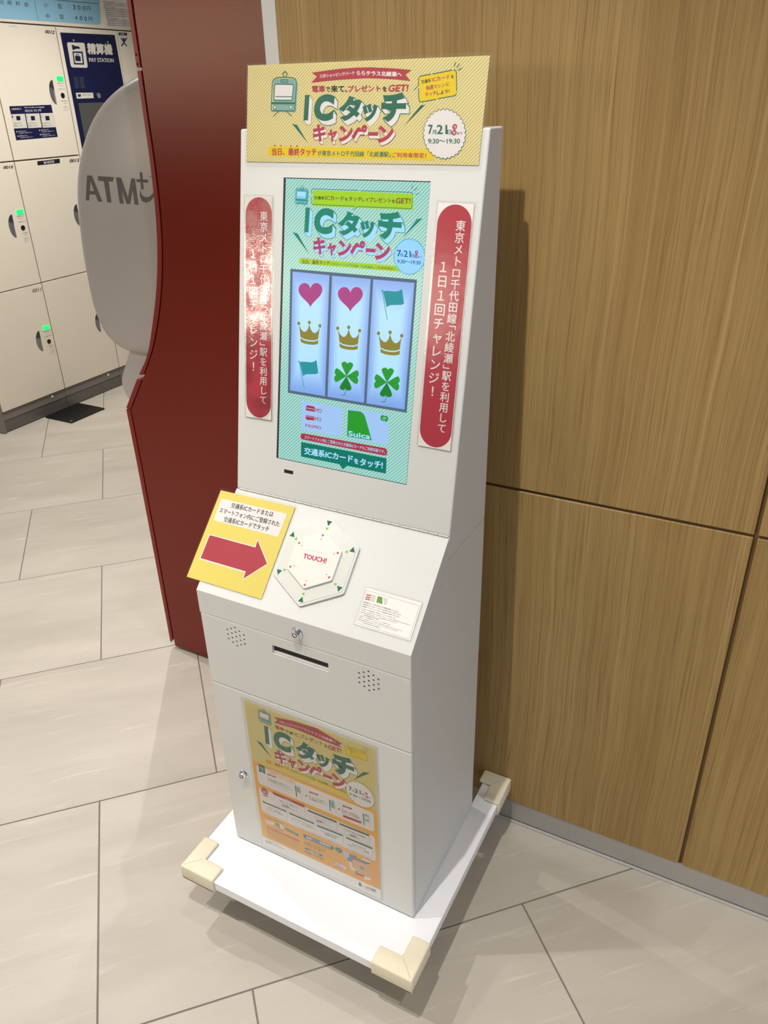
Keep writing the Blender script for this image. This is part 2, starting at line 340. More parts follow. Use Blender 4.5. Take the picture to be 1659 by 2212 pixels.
   ('s','pink',1.6,0,[(328.5,71.1),(335.6,71.6)]),
   ('s','pink',1.6,0,[(328.7,67.8),(335.7,68.3)]),
   ('p','leafgreen',[(348.6,78.1),(356.3,78.3),(360.7,66.8),(349.0,67.1)]),
   ('p','palegrey',[(357.6,78.1),(366.9,78.4),(367.8,67.4),(363.8,67.4)]),
   ('t','white','Suica',0,0,(350.6,67.5),(359.1,67.4),(350.5,69.0)),
  ],
  'lettering': [
   ('t','black','●本機体からは、個人を特定できる情報は取得いたしません。',1,0,(327.3,61.3),(393.0,61.2),(327.2,63.4)),
   ('t','black','●本端末では、ICカードへのデータの書き込みは一切行いません。',1,0,(327.3,57.6),(398.6,57.5),(327.2,59.7)),
   ('t','black','●本機にタッチしても、ICカードの残高は引き落とされません。',1,0,(327.5,53.9),(397.2,53.7),(327.4,55.9)),
   ('t','black','※株式会社パスモ商標利用承諾\u3000東京臨海ショッピングパーク株式会社\u3000承諾',0,0,(327.8,50.0),(390.0,49.9),(327.7,51.6)),
   ('t','black','※PASMOマークは株式会社パスモの商標です。本サービスの内容・品質を保証するものではありません。',0,0,(327.8,46.9),(419.8,46.0),(327.7,48.5)),
   ('t','black','※東日本旅客鉄道株式会社の商品・サービスの内容を保証するものではありません。',0,0,(327.7,43.8),(396.0,43.2),(327.6,45.4)),
   ('t','black','※「Suica」は東日本旅客鉄道株式会社の登録商標です。',0,0,(327.7,40.7),(365.7,40.7),(327.6,42.3)),
   ('t','black','※交通系ICカードの利用登録に関するショッピングパーク株式会社\u3000承諾',0,0,(327.6,37.6),(384.6,37.4),(327.6,39.2)),
   ('t','black','※都合により、景品およびサービスの内容・品質を変更する場合がありますのでご了承ください。',0,0,(327.6,34.6),(410.2,33.5),(327.5,36.1)),
   ('t','black','※東日本旅客鉄道株式会社の都合により、予告なくサービスを終了することがあります。',0,0,(327.6,31.5),(402.0,30.9),(327.5,33.0)),
   ('t','black','※「スイカ」は東日本旅客鉄道株式会社の登録商標です。',0,0,(327.5,28.4),(371.9,28.0),(327.4,29.9)),
  ],
 },
 'atm': {
  'lettering': [
   ('p','greyatm',[(-485.1,1419.1),(-471.7,1419.2),(-493.6,1360.5),(-505.7,1361.0)]),
   ('p','greyatm',[(-480.7,1419.2),(-468.1,1419.0),(-448.8,1359.1),(-464.1,1359.8)]),
   ('p','greyatm',[(-489.8,1384.0),(-463.8,1383.3),(-461.9,1375.2),(-490.5,1375.5)]),
   ('p','greyatm',[(-449.4,1418.2),(-395.9,1417.1),(-401.2,1406.4),(-449.9,1407.5)]),
   ('p','greyatm',[(-431.5,1417.5),(-415.2,1417.3),(-418.6,1358.3),(-433.0,1358.7)]),
   ('p','greyatm',[(-389.6,1416.5),(-375.6,1416.1),(-378.4,1356.9),(-391.3,1357.4)]),
   ('p','greyatm',[(-339.9,1415.5),(-328.3,1415.3),(-330.0,1356.1),(-343.3,1356.3)]),
   ('p','greyatm',[(-386.3,1416.6),(-372.4,1416.2),(-356.8,1356.9),(-368.7,1357.0)]),
   ('p','greyatm',[(-339.9,1415.5),(-328.3,1415.3),(-356.8,1356.9),(-368.7,1357.0)]),
   ('p','greyatm',[(-310.1,1429.5),(-302.2,1429.2),(-305.6,1391.7),(-313.6,1392.1)]),
   ('p','greyatm',[(-324.5,1414.1),(-288.1,1413.6),(-288.7,1406.7),(-324.5,1407.6)]),
   ('p','greyatm',[(-315.8,1393.6),(-321.8,1378.1),(-318.2,1366.0),(-306.7,1361.5),(-290.2,1365.8),(-273.5,1378.4),(-261.7,1398.2),(-276.8,1384.8),(-291.1,1375.7),(-303.9,1374.2),(-313.9,1378.3),(-316.3,1385.9)]),
   ('p','greyatm',[(-287.8,1419.2),(-275.0,1421.6),(-260.2,1419.7),(-252.9,1411.3),(-262.3,1417.1),(-275.4,1420.0)]),
  ],
 },
 'pricesign': {
  'lettering': [
   ('t','dark','利',0,0,(1758.9,2000.0),(1787.0,2000.6),(1761.8,2018.7)),
   ('t','dark','用',0,0,(1809.7,2001.3),(1834.1,2001.3),(1812.1,2019.0)),
   ('t','dark','料',0,0,(1858.4,2002.0),(1884.5,2002.1),(1862.2,2020.8)),
   ('t','dark','金',0,0,(1907.9,2001.9),(1936.4,2002.1),(1910.5,2020.8)),
   ('t','dark','小',0,0,(2030.9,2006.4),(2057.6,2006.4),(2033.8,2024.9)),
   ('t','dark','型',0,0,(2119.7,2006.9),(2148.0,2006.9),(2122.0,2026.5)),
   ('t','dark','3',0,0,(2220.5,2008.8),(2237.9,2009.0),(2223.1,2028.0)),
   ('t','dark','0',0,0,(2253.9,2008.6),(2271.5,2008.8),(2256.5,2028.0)),
   ('t','dark','0',0,0,(2287.7,2008.5),(2305.5,2008.7),(2290.2,2027.9)),
   ('t','dark','円',0,0,(2317.1,2008.4),(2343.6,2009.1),(2319.6,2027.9)),
   ('t','dark','中',0,0,(2030.5,1958.9),(2053.6,1958.8),(2033.0,1978.8)),
   ('t','dark','型',0,0,(2119.6,1960.7),(2148.1,1960.5),(2122.1,1981.0)),
   ('t','dark','4',0,0,(2221.0,1961.7),(2238.5,1961.7),(2223.7,1981.1)),
   ('t','dark','0',0,0,(2254.6,1961.2),(2272.3,1961.3),(2257.2,1980.8)),
   ('t','dark','0',0,0,(2285.9,1960.8),(2303.8,1960.9),(2288.4,1980.5)),
   ('t','dark','円',0,0,(2316.8,1960.4),(2343.5,1960.9),(2319.3,1980.2)),
  ],
  'rule': [
   ('s','navy',1.5,0,[(1978.7,2041.0),(1977.1,1944.7)]),
   ('s','navy',2,0,[(1922.1,2040.3),(2403.7,2045.4)]),
  ],
  'panel': [
   ('p','skyblue',[(1618.2,2038.5),(2426.0,2090.1),(2403.0,1960.8),(2395.5,1951.3),(2374.4,1947.1),(1588.3,1942.8)]),
  ],
 },
 'rules': {
  'panel': [
   ('p','white',[(2441.7,2082.4),(2647.6,2092.5),(2641.8,1943.0),(2449.1,1943.4),(2432.3,1948.6)]),
  ],
  'lettering': [
   ('t','dark','■お客様へご注意とお願い事項',0,0,(2445.6,2055.8),(2525.8,2056.6),(2447.0,2061.3)),
   ('t','dark','現金貴重品危険物はお預かりできませんので利用規約をご覧ください',0,0,(2445.8,2047.5),(2625.5,2054.7),(2447.2,2053.0)),
   ('t','dark','現金貴重品危険物はお預かりできませんので利用規約をご覧ください',0,0,(2446.0,2039.2),(2625.9,2046.1),(2447.4,2044.7)),
   ('t','dark','■お客様へご注意とお願い事項',0,0,(2446.2,2030.9),(2526.7,2031.4),(2447.7,2036.4)),
   ('t','dark','現金貴重品危険物はお預かりできませんので利用規約をご覧ください',0,0,(2446.5,2022.6),(2626.7,2028.9),(2447.9,2028.1)),
   ('t','dark','現金貴重品危険物はお預かりできませんので利用規約をご覧ください',0,0,(2446.7,2014.2),(2627.1,2020.3),(2448.1,2019.7)),
   ('t','dark','現金貴重品危険物はお預かりできませんので利用規約をご覧ください',0,0,(2446.9,2005.9),(2627.5,2011.7),(2448.3,2011.4)),
   ('t','dark','現金貴重品危険物はお預かりできませんので利用規約をご覧ください',0,0,(2447.1,1997.5),(2627.9,2003.0),(2448.6,2003.0)),
   ('t','dark','現金貴重品危険物はお預かりできませんので利用規約をご覧ください',0,0,(2447.4,1989.1),(2628.3,1994.4),(2448.8,1994.6)),
   ('t','dark','■お客様へご注意とお願い事項',0,0,(2447.6,1980.7),(2528.5,1980.4),(2449.0,1986.2)),
   ('t','dark','現金貴重品危険物はお預かりできませんので利用規約をご覧ください',0,0,(2447.8,1972.2),(2629.2,1977.0),(2449.2,1977.8)),
   ('t','dark','現金貴重品危険物はお預かりできませんので利用規約をご覧ください',0,0,(2448.0,1963.8),(2629.6,1968.3),(2449.5,1969.3)),
   ('t','dark','現金貴重品危険物はお預かりできませんので利用規約をご覧ください',0,0,(2448.2,1955.3),(2630.0,1959.5),(2449.7,1960.9)),
   ('t','dark','現金貴重品危険物はお預かりできませんので利用規約をご覧ください',0,0,(2448.5,1946.8),(2630.4,1950.8),(2449.9,1952.4)),
  ],
 },
 'n12': {
  'number_lettering': [
   ('t','dark','0012',3,0,(2005.4,1892.7),(2063.1,1891.6),(2012.0,1907.0)),
  ],
 },
 'n10': {
  'number_lettering': [
   ('t','dark','0010',3,0,(1574.5,1293.0),(1630.2,1291.3),(1580.2,1306.1)),
  ],
 },
 'n13': {
  'number_lettering': [
   ('t','dark','0013',3,0,(2001.3,1291.1),(2065.2,1290.4),(2008.3,1306.8)),
  ],
 },
 'n11': {
  'number_lettering': [
   ('t','dark','0011',1,0,(1575.8,680.4),(1632.0,676.7),(1582.9,698.8)),
  ],
 },
 'yen': {
  'price_tag': [
   ('p','black',[(1789.3,1312.7),(1938.1,1315.5),(1935.3,1293.5),(1786.8,1293.2)]),
   ('t','white','¥400',0,0,(1825.4,1295.9),(1896.5,1297.8),(1829.4,1309.8)),
  ],
 },
 'guide': {
  'guide_sticker': [
   ('p','navy',[(1691.3,1570.0),(1953.8,1571.3),(1955.7,1419.5),(1688.4,1416.9)]),
   ('p','palegrey',[(1691.8,1534.3),(1774.1,1534.2),(1771.9,1470.2),(1688.8,1470.5)]),
   ('p','navy',[(1718.7,1525.6),(1742.7,1525.8),(1741.7,1506.3),(1717.6,1505.8)]),
   ('t','dark','お荷物を取り出す',0,0,(1691.7,1490.3),(1743.2,1490.6),(1692.3,1496.5)),
   ('t','dark','操作案内にしたがい',0,0,(1690.4,1478.0),(1747.0,1478.8),(1691.5,1485.9)),
   ('t','dark','1',0,0,(1693.9,1517.6),(1699.8,1517.8),(1694.8,1528.5)),
   ('p','palegrey',[(1780.1,1534.0),(1865.4,1533.9),(1863.7,1468.3),(1777.6,1468.6)]),
   ('p','navy',[(1807.5,1522.9),(1832.3,1523.1),(1831.5,1503.2),(1806.6,1502.7)]),
   ('t','dark','お荷物を取り出す',0,0,(1779.9,1487.0),(1833.2,1487.3),(1780.5,1493.3)),
   ('t','dark','操作案内にしたがい',0,0,(1778.6,1474.4),(1837.3,1475.3),(1779.8,1482.5)),
   ('t','dark','2',0,0,(1781.8,1514.8),(1788.0,1515.0),(1782.6,1525.9)),
   ('p','palegrey',[(1871.6,1533.7),(1960.0,1533.6),(1958.9,1466.3),(1869.6,1466.7)]),
   ('p','navy',[(1899.5,1520.2),(1925.2,1520.3),(1924.6,1500.1),(1898.8,1499.6)]),
   ('t','dark','お荷物を取り出す',0,0,(1871.2,1483.6),(1926.5,1483.8),(1871.8,1490.0)),
   ('t','dark','操作案内にしたがい',0,0,(1870.1,1470.8),(1930.9,1471.6),(1871.2,1479.0)),
   ('t','dark','3',0,0,(1873.0,1511.9),(1879.4,1512.1),(1873.7,1523.2)),
   ('t','white','お荷物の出し方',0,0,(1700.7,1552.4),(1760.3,1553.1),(1701.5,1561.1)),
   ('t','white','How to take out baggage',0,0,(1780.8,1557.1),(1905.0,1557.3),(1782.2,1565.9)),
   ('t','white','取出方法  찾는 방법',0,0,(1779.3,1541.6),(1880.5,1542.5),(1780.7,1552.6)),
   ('e','white',(1702.7,1455.2),3,3),
   ('t','white','暗証番号をお忘れの方',0,0,(1710.5,1453.1),(1759.7,1453.6),(1711.4,1458.4)),
   ('t','white','ご利用案内をご確認ください',0,0,(1711.7,1444.9),(1794.6,1446.6),(1711.8,1449.4)),
   ('e','white',(1703.9,1435.0),3,3),
   ('t','white','暗証番号をお忘れの方',0,0,(1711.7,1432.8),(1761.1,1433.1),(1712.7,1438.1)),
   ('t','white','ご利用案内をご確認ください',0,0,(1712.9,1424.6),(1796.1,1425.9),(1713.0,1429.1)),
   ('e','white',(1844.3,1455.8),3,3),
   ('t','white','暗証番号をお忘れの方',0,0,(1852.5,1453.6),(1904.5,1454.1),(1853.4,1459.1)),
   ('t','white','ご利用案内をご確認ください',0,0,(1853.9,1445.3),(1941.6,1446.9),(1854.0,1449.9)),
   ('e','white',(1844.9,1436.0),3,3),
   ('t','white','暗証番号をお忘れの方',0,0,(1853.2,1433.7),(1905.3,1434.1),(1854.1,1439.2)),
   ('t','white','ご利用案内をご確認ください',0,0,(1854.6,1425.4),(1942.5,1426.7),(1854.7,1430.0)),
  ],
 },
 'pay': {
  'door_panel': [
   ('p','navy',[(2104.1,1900.3),(2491.0,1904.9),(2514.5,1255.2),(2106.3,1284.9)]),
  ],
  'pictogram': [
   ('p','palegrey',[(2136.5,1846.0),(2137.3,1851.1),(2139.6,1854.8),(2143.3,1857.1),(2148.4,1857.9),(2247.1,1859.3),(2252.2,1858.7),(2255.7,1856.5),(2257.7,1852.9),(2258.1,1847.8),(2252.6,1754.3),(2251.6,1749.2),(2249.1,1745.5),(2245.4,1743.4),(2240.2,1742.7),(2146.4,1743.4),(2141.3,1744.2),(2137.7,1746.4),(2135.5,1750.1),(2134.9,1755.2)]),
   ('p','navy',[(2163.7,1817.5),(2235.2,1818.0),(2229.3,1757.1),(2158.7,1757.4)]),
   ('p','palegrey',[(2170.5,1810.5),(2224.9,1810.5),(2220.7,1763.9),(2167.4,1764.4)]),
   ('p','navy',[(2174.9,1797.1),(2212.4,1797.0),(2210.8,1773.3),(2174.0,1773.5)]),
   ('s','navy',4,0,[(2183.8,1797.3),(2187.3,1802.8),(2202.3,1802.7),(2202.2,1797.3)]),
   ('p','navy',[(2167.2,1847.6),(2182.8,1845.8),(2183.9,1842.3),(2210.9,1842.2),(2220.8,1835.8),(2221.6,1831.3),(2187.1,1829.4),(2182.7,1825.7),(2167.4,1823.9)]),
  ],
  'lettering': [
   ('t','palegrey','精算機',4,0,(2270.8,1808.4),(2450.2,1809.0),(2277.0,1857.9)),
   ('t','palegrey','PAY STATION',2,0,(2270.2,1771.6),(2449.7,1771.9),(2271.6,1790.1)),
  ],
  'vent_slots': [
   ('s','greyatm',2,0,[(2139.6,1697.0),(2166.6,1696.2)]),
   ('s','greyatm',2,0,[(2178.6,1697.1),(2208.1,1696.3)]),
   ('s','greyatm',2,0,[(2139.1,1689.2),(2166.2,1688.3)]),
   ('s','greyatm',2,0,[(2178.2,1689.3),(2207.7,1688.4)]),
   ('s','greyatm',2,0,[(2138.7,1681.3),(2165.8,1680.5)]),
   ('s','greyatm',2,0,[(2177.8,1681.4),(2207.3,1680.5)]),
   ('s','greyatm',2,0,[(2138.3,1673.5),(2165.4,1672.6)]),
   ('s','greyatm',2,0,[(2177.3,1673.5),(2207.0,1672.6)]),
   ('s','greyatm',2,0,[(2137.8,1665.7),(2165.0,1664.7)]),
   ('s','greyatm',2,0,[(2176.9,1665.6),(2206.6,1664.6)]),
   ('s','greyatm',2,0,[(2137.4,1657.8),(2164.6,1656.8)]),
   ('s','greyatm',2,0,[(2176.5,1657.7),(2206.2,1656.7)]),
   ('s','greyatm',2,0,[(2137.0,1649.9),(2164.1,1648.9)]),
   ('s','greyatm',2,0,[(2176.1,1649.8),(2205.8,1648.7)]),
  ],
  'coin_plate': [
   ('p','palegrey',[(2134.9,1624.9),(2257.4,1624.2),(2255.4,1597.5),(2134.2,1596.8)]),
   ('p','dark',[(2145.4,1617.8),(2168.8,1617.5),(2164.0,1604.9),(2146.8,1605.1)]),
   ('t','dark','硬貨投入口紙幣',0,0,(2176.0,1610.4),(2243.2,1611.0),(2176.2,1616.5)),
  ],
  'screen': [
   ('p','paydark',[(2138.8,1575.6),(2328.6,1576.0),(2327.7,1397.1),(2138.9,1406.6)]),
  ],
 },
 'warn': {
  'tag': [
   ('p','white',[(2529.7,1900.3),(2596.7,1902.0),(2585.7,1841.7),(2520.4,1842.2)]),
   ('p','dark',[(2522.8,1917.9),(2589.4,1919.3),(2588.3,1905.5),(2521.5,1903.8)]),
   ('t','white','お願い',0,0,(2534.3,1906.6),(2572.4,1906.7),(2536.3,1914.7)),
   ('s','dark',8,0,[(2537.7,1890.2),(2569.8,1855.6)]),
   ('s','dark',8,0,[(2579.0,1892.7),(2533.4,1854.5)]),
   ('e','dark',(2556.6,1886.2),8,8),
  ],
 },
 'poster': {
  'background': [
  ],
  'train_drawing': [
   ('p','teal',[(110.0,545.1),(112.3,546.7),(123.2,547.1),(135.0,545.7),(138.4,542.3),(137.4,517.3),(109.9,518.2)]),
   ('s','green',0.86,1,[(108.8,544.1),(110.0,546.6),(114.1,547.9),(123.2,548.2),(132.3,547.3),(135.9,545.9),(136.9,543.3),(135.8,519.4),(134.7,518.6),(108.9,519.2),(108.0,520.0)]),
   ('p','green',[(108.0,526.8),(136.0,526.1),(135.8,524.3),(107.9,525.0)]),
   ('p','white',[(112.9,542.4),(132.0,541.7),(133.4,540.4),(132.4,528.9),(131.1,527.9),(112.1,528.5),(111.2,529.3),(111.5,541.3)]),
   ('s','green',0.86,1,[(112.9,542.4),(132.0,541.7),(133.4,540.4),(132.4,528.9),(131.1,527.9),(112.1,528.5),(111.2,529.3),(111.5,541.3)]),
   ('s','green',0.74,0,[(112.9,531.6),(131.8,531.0)]),
   ('s','green',0.74,1,[(118.9,546.0),(126.9,545.7),(126.8,543.6),(118.8,543.9)]),
   ('e','white',(112.4,522.2),1.6,1.6),
   ('e','white',(131.1,521.9),1.6,1.6),
   ('o','green',(112.4,522.2),1.6,0.62),
   ('o','green',(131.1,521.9),1.6,0.62),
   ('s','green',0.74,0,[(117.0,518.6),(111.1,514.2)]),
   ('s','green',0.74,0,[(126.2,518.4),(132.4,514.1)]),
   ('s','green',0.86,0,[(122.1,549.1),(120.4,550.9),(123.3,553.1),(126.2,550.9),(124.6,549.1)]),
  ],
  'ribbon': [
   ('p','red',[(145.0,542.8),(190.7,551.2),(241.8,555.3),(295.6,540.4),(287.7,533.2),(296.0,529.5),(240.0,531.0),(189.0,533.0),(145.0,527.9),(153.5,538.3)]),
   ('t','white','三井ショッピングパーク',1,0,(157.1,533.5),(211.5,538.8),(157.7,539.3)),
   ('t','white','ららテラス北綾瀬へ',1,0,(213.6,537.9),(281.8,534.3),(214.0,544.8)),
  ],
  'lettering': [
   ('t','red','電車',2,0,(145.8,514.0),(166.2,514.5),(146.1,523.3)),
   ('t','black','で来て、',2,0,(167.8,513.9),(202.0,514.6),(168.1,521.6)),
   ('t','red','プレゼント',2,0,(203.1,515.1),(252.1,516.2),(203.6,525.4)),
   ('t','black','を',2,0,(255.9,514.9),(262.9,515.5),(255.9,521.7)),
   ('t','red','GET!',3,0.1,(264.5,513.7),(292.0,515.2),(264.8,524.4)),
  ],
  'title': [
   ('x','green','white','green','I',0.03,0.22,(117.8,463.1),(130.0,463.0),(116.1,510.0),(6.3,-8.0)),
   ('x','green','white','green','C',0.055,0.1,(140.7,461.8),(181.2,461.4),(138.8,510.0),(6.3,-8.0)),
   ('x','green','white','green','タ',0.055,0.05,(191.1,461.0),(235.7,460.6),(188.9,506.0),(6.3,-8.0)),
   ('x','green','white','green','ッ',0.055,0.05,(237.7,459.4),(266.4,459.1),(235.8,490.9),(6.3,-8.0)),
   ('x','green','white','green','チ',0.055,0.05,(274.2,458.3),(320.2,457.9),(270.9,509.8),(6.3,-8.0)),
   ('x','red','white','red','キ',0.042,0.03,(137.8,424.8),(163.8,424.8),(136.4,458.0),(3.6,-5.2)),
   ('x','red','white','red','ャ',0.042,0.03,(169.1,424.4),(186.8,424.4),(168.1,448.4),(3.6,-5.2)),
   ('x','red','white','red','ン',0.042,0.03,(191.1,424.9),(218.6,424.9),(189.6,455.0),(3.6,-5.2)),
   ('x','red','white','red','ペ',0.042,0.03,(217.1,422.7),(248.1,422.9),(215.4,456.0),(3.6,-5.2)),
   ('x','red','white','red','ー',0.042,0.03,(248.6,435.9),(268.0,435.9),(248.2,442.8),(3.6,-5.2)),
   ('x','red','white','red','ン',0.042,0.03,(268.3,422.9),(298.3,423.0),(266.3,454.5),(3.6,-5.2)),
  ],
  'shard': [
   ('p','green',[(94.5,460.6),(106.6,460.0),(128.2,428.0)]),
  ],
  'shard2': [
   ('p','green',[(350.6,492.5),(337.3,489.0),(314.7,458.3)]),
  ],
  'banner': [
   ('p','gold',[(107.8,418.7),(298.7,418.9),(301.4,408.2),(109.0,408.3)]),
   ('t','red','当日、最終タッチ',2,0,(112.8,409.3),(168.4,412.7),(112.6,418.2)),
   ('t','green','が東京メトロ千代田線「北綾瀬駅」',1,0,(170.7,412.4),(259.5,414.4),(170.9,419.9)),
   ('t','red','ご利用者限定！',1,0,(261.7,413.6),(298.4,413.4),(261.8,420.9)),
  ],
  'speech_bubble': [
   ('p','gold',[(300.3,538.3),(343.6,542.1),(347.6,521.8),(303.4,516.6)]),
   ('s','green',0.7,1,[(300.3,538.3),(343.6,542.1),(347.6,521.8),(303.4,516.6)]),
   ('t','black','交通系ICカードを',0,0,(304.6,531.5),(341.9,535.7),(304.4,536.4)),
   ('t','red','抽選マシンに',0,0,(311.1,527.0),(335.9,529.5),(310.9,531.9)),
   ('t','black','タッチしよう!',0,0,(310.4,521.0),(338.8,523.9),(310.2,525.1)),
   ('s','green',0.7,0,[(340.5,550.9),(342.0,548.0)]),
   ('s','green',0.7,0,[(346.1,552.4),(344.4,547.3)]),
   ('s','green',0.7,0,[(349.3,547.1),(345.8,544.8)]),
  ],
  'date_badge': [
   ('b','white','green',(328.4,427.3),(298.4,426.2),(325.7,458.1),0.6),
   ('t','green','7',3,0,(304.3,426.6),(310.5,427.2),(303.8,437.0)),
   ('t','green','月',2,0,(310.5,427.2),(315.1,427.6),(310.6,432.2)),
   ('t','green','21',2,0,(316.7,427.7),(329.5,428.4),(316.6,437.7)),
   ('t','green','日',2,0,(332.0,427.8),(337.0,428.1),(331.9,432.8)),
   ('e','red',(341.9,436.5),3.0,3.0),
   ('e','red',(342.1,427.9),3.0,3.0),
   ('t','white','月',1,0,(340.6,434.0),(343.3,434.1),(340.6,438.0)),
   ('t','white','祝',1,0,(340.7,425.3),(343.5,425.5),(340.6,429.4)),
   ('t','green','まで',2,0,(346.1,427.4),(353.1,427.2),(345.9,430.8)),
   ('t','green','9:30〜19:30',2,0,(305.3,415.2),(350.7,416.0),(305.1,421.4)),
  ],
  'steps_panel': [
   ('r','white',85.0,338.8,355.3,391.0,7),
   ('p','green',[(92.0,396.8),(107.2,396.2),(105.9,373.9),(98.7,376.6),(91.1,373.3)]),
   ('t','white','参加',1,0,(93.8,385.5),(103.1,385.4),(94.1,390.8)),
   ('t','white','方法',1,0,(93.6,379.6),(103.0,380.0),(93.9,384.7)),
   ('p','cream',[(118.8,394.6),(177.9,394.2),(177.6,379.1),(118.5,382.4)]),
   ('s','black',0.4,1,[(118.8,394.6),(177.9,394.2),(177.6,379.1),(118.5,382.4)]),
   ('t','black','館内設置の抽選マシン専用リーダーにかざし',0,0,(121.7,388.7),(174.3,389.9),(121.8,391.6)),
   ('t','black','交通系ICカードをタッチすると抽選開始',0,0,(122.2,385.2),(175.0,384.0),(122.3,387.7)),
   ('p','red',[(112.0,377.8),(112.1,378.4),(112.4,378.9),(112.9,379.2),(113.5,379.3),(130.7,379.3),(131.3,379.2),(131.8,378.9),(132.2,378.4),(132.3,377.8),(132.3,377.4),(132.3,376.8),(132.0,376.3),(131.5,376.0),(130.9,375.8),(113.5,375.0),(112.9,375.0),(112.4,375.3),(112.1,375.8),(112.0,376.4)]),
   ('t','white','STEP 1',0,0,(116.0,374.8),(128.4,375.3),(116.1,377.7)),
   ('s','red',1.2,0,[(112.9,367.6),(113.2,357.4)]),
   ('t','black','館内設置の抽選マシンに',1,0,(116.4,363.4),(165.4,363.3),(116.3,367.2)),
   ('t','black','交通系ICカードをタッチ!',1,0,(116.7,358.4),(170.4,357.4),(116.6,362.2)),
   ('t','black','※お一人様一回限りご参加いただけます',0,0,(116.1,350.3),(171.3,349.5),(116.0,351.8)),
   ('p','tealdark',[(177.7,377.0),(180.4,377.4),(180.3,348.1),(178.9,345.1),(178.0,347.0)]),
   ('p','teal',[(181.5,376.9),(189.6,377.1),(190.2,361.4),(181.4,360.9)]),
   ('s','green',0.3,0,[(181.5,376.9),(191.8,376.9),(192.3,345.7)]),
   ('p','tealdark',[(202.4,364.9),(206.5,362.5),(202.6,358.2)]),
   ('p','red',[(211.2,376.2),(211.3,377.1),(211.6,377.7),(212.2,378.2),(213.1,378.4),(230.1,379.9),(231.0,379.9),(231.6,379.6),(232.0,379.0),(232.2,378.1),(232.2,377.7),(232.1,376.8),(231.8,376.1),(231.2,375.7),(230.3,375.5),(213.3,373.9),(212.4,373.9),(211.8,374.2),(211.4,374.8),(211.2,375.7)]),
   ('t','white','STEP 2',0,0,(215.2,373.9),(229.0,375.6),(215.2,377.0)),
   ('s','red',1.2,0,[(211.6,366.0),(212.0,355.0)]),
   ('t','black','スロットが回り、',1,0,(215.3,361.3),(247.7,363.1),(215.4,365.3)),
   ('t','black','抽選がスタート!',1,0,(214.8,355.4),(250.6,357.6),(214.9,359.4)),
   ('p','tealdark',[(256.7,377.5),(258.9,377.9),(258.7,357.6),(259.0,346.2),(257.4,346.1),(256.9,355.4)]),
   ('p','teal',[(259.9,377.2),(268.0,378.0),(268.4,358.0),(260.3,357.8)]),
   ('s','green',0.3,0,[(260.0,377.8),(269.7,378.8),(271.5,347.1)]),
   ('p','tealdark',[(276.5,364.8),(281.0,363.1),(277.0,358.5)]),
   ('p','red',[(287.3,376.7),(287.4,377.5),(287.7,378.2),(288.3,378.6),(289.1,378.7),(305.8,380.0),(306.6,379.9),(307.3,379.6),(307.7,379.0),(307.8,378.2),(307.9,377.7),(307.8,376.9),(307.5,376.2),(306.9,375.8),(306.1,375.6),(289.3,373.8),(288.5,373.8),(287.9,374.1),(287.5,374.7),(287.3,375.5)]),
   ('t','white','STEP 3',0,0,(291.1,373.9),(304.3,375.1),(291.1,376.8)),
   ('s','red',1.2,0,[(286.5,367.1),(286.8,356.4)]),
   ('t','black','当たりが出ると',1,0,(289.8,361.2),(321.6,363.9),(289.8,365.3)),
   ('t','black','クーポンを発券!',1,0,(290.1,355.5),(324.3,358.8),(289.9,359.5)),
   ('p','red',[(285.1,351.4),(328.7,353.8),(326.2,350.8),(328.8,348.0),(285.3,344.9),(287.7,348.8)]),
   ('p','tealdark',[(331.5,378.4),(333.8,378.9),(333.6,360.8),(334.3,347.7),(332.5,347.4),(332.0,358.5)]),
   ('p','teal',[(334.9,378.8),(344.1,378.6),(344.8,360.9),(335.5,359.6)]),
   ('e','white',(339.8,370.5),4,4),
   ('s','green',0.3,0,[(334.9,379.5),(345.8,380.2),(346.4,347.2)]),
  ],
  'prize_panel': [
   ('r','white',83.7,256.0,355.5,326.7,7),
   ('e','red',(98.6,322.0),8,9),
   ('o','red',(98.6,322.0),9.6,0.6),
   ('t','white','賞品',1,0,(93.8,315.6),(103.0,317.5),(94.4,322.9)),
   ('p','red',[(91.4,309.8),(94.3,309.9),(104.9,311.8),(105.8,307.6),(102.2,308.5),(97.4,306.7),(92.9,307.8)]),
   ('p','red',[(118.7,327.1),(118.9,328.9),(119.6,330.2),(120.8,331.0),(122.6,331.2),(193.0,331.9),(194.8,331.6),(196.0,330.9),(196.6,329.6),(196.8,327.8),(196.8,327.8),(196.3,326.0),(195.5,324.7),(194.1,324.0),(192.3,323.7),(123.0,324.1),(121.2,324.3),(119.9,325.1),(119.0,326.4),(118.7,328.2)]),
   ('s','red',0.4,0,[(196.6,325.1),(195.5,295.5),(120.4,296.2)]),
   ('t','white','大当たり',1,0,(147.2,324.4),(167.4,325.3),(147.3,328.0)),
   ('t','black','サミット ポイント',1,0,(134.9,308.9),(180.0,311.3),(135.3,316.4)),
   ('t','black','500',2,0,(140.0,300.1),(156.1,301.0),(140.3,306.3)),
   ('t','black','ポイント',1,0,(157.8,301.0),(176.4,302.1),(158.0,305.3)),
   ('p','greenP',[(88.7,288.0),(88.7,288.9),(89.1,289.6),(89.7,290.0),(90.6,290.1),(147.9,290.8),(148.8,290.7),(149.4,290.3),(149.8,289.6),(149.8,288.7),(149.8,288.7),(149.6,287.8),(149.1,287.1),(148.4,286.7),(147.5,286.6),(91.0,285.6),(90.1,285.8),(89.4,286.1),(88.9,286.8),(88.7,287.7)]),
   ('s','green',0.4,0,[(149.7,287.7),(149.0,260.9),(90.9,260.7)]),
   ('t','black','ダイソーで使える',1,0,(102.1,274.6),(133.0,276.6),(102.4,279.3)),
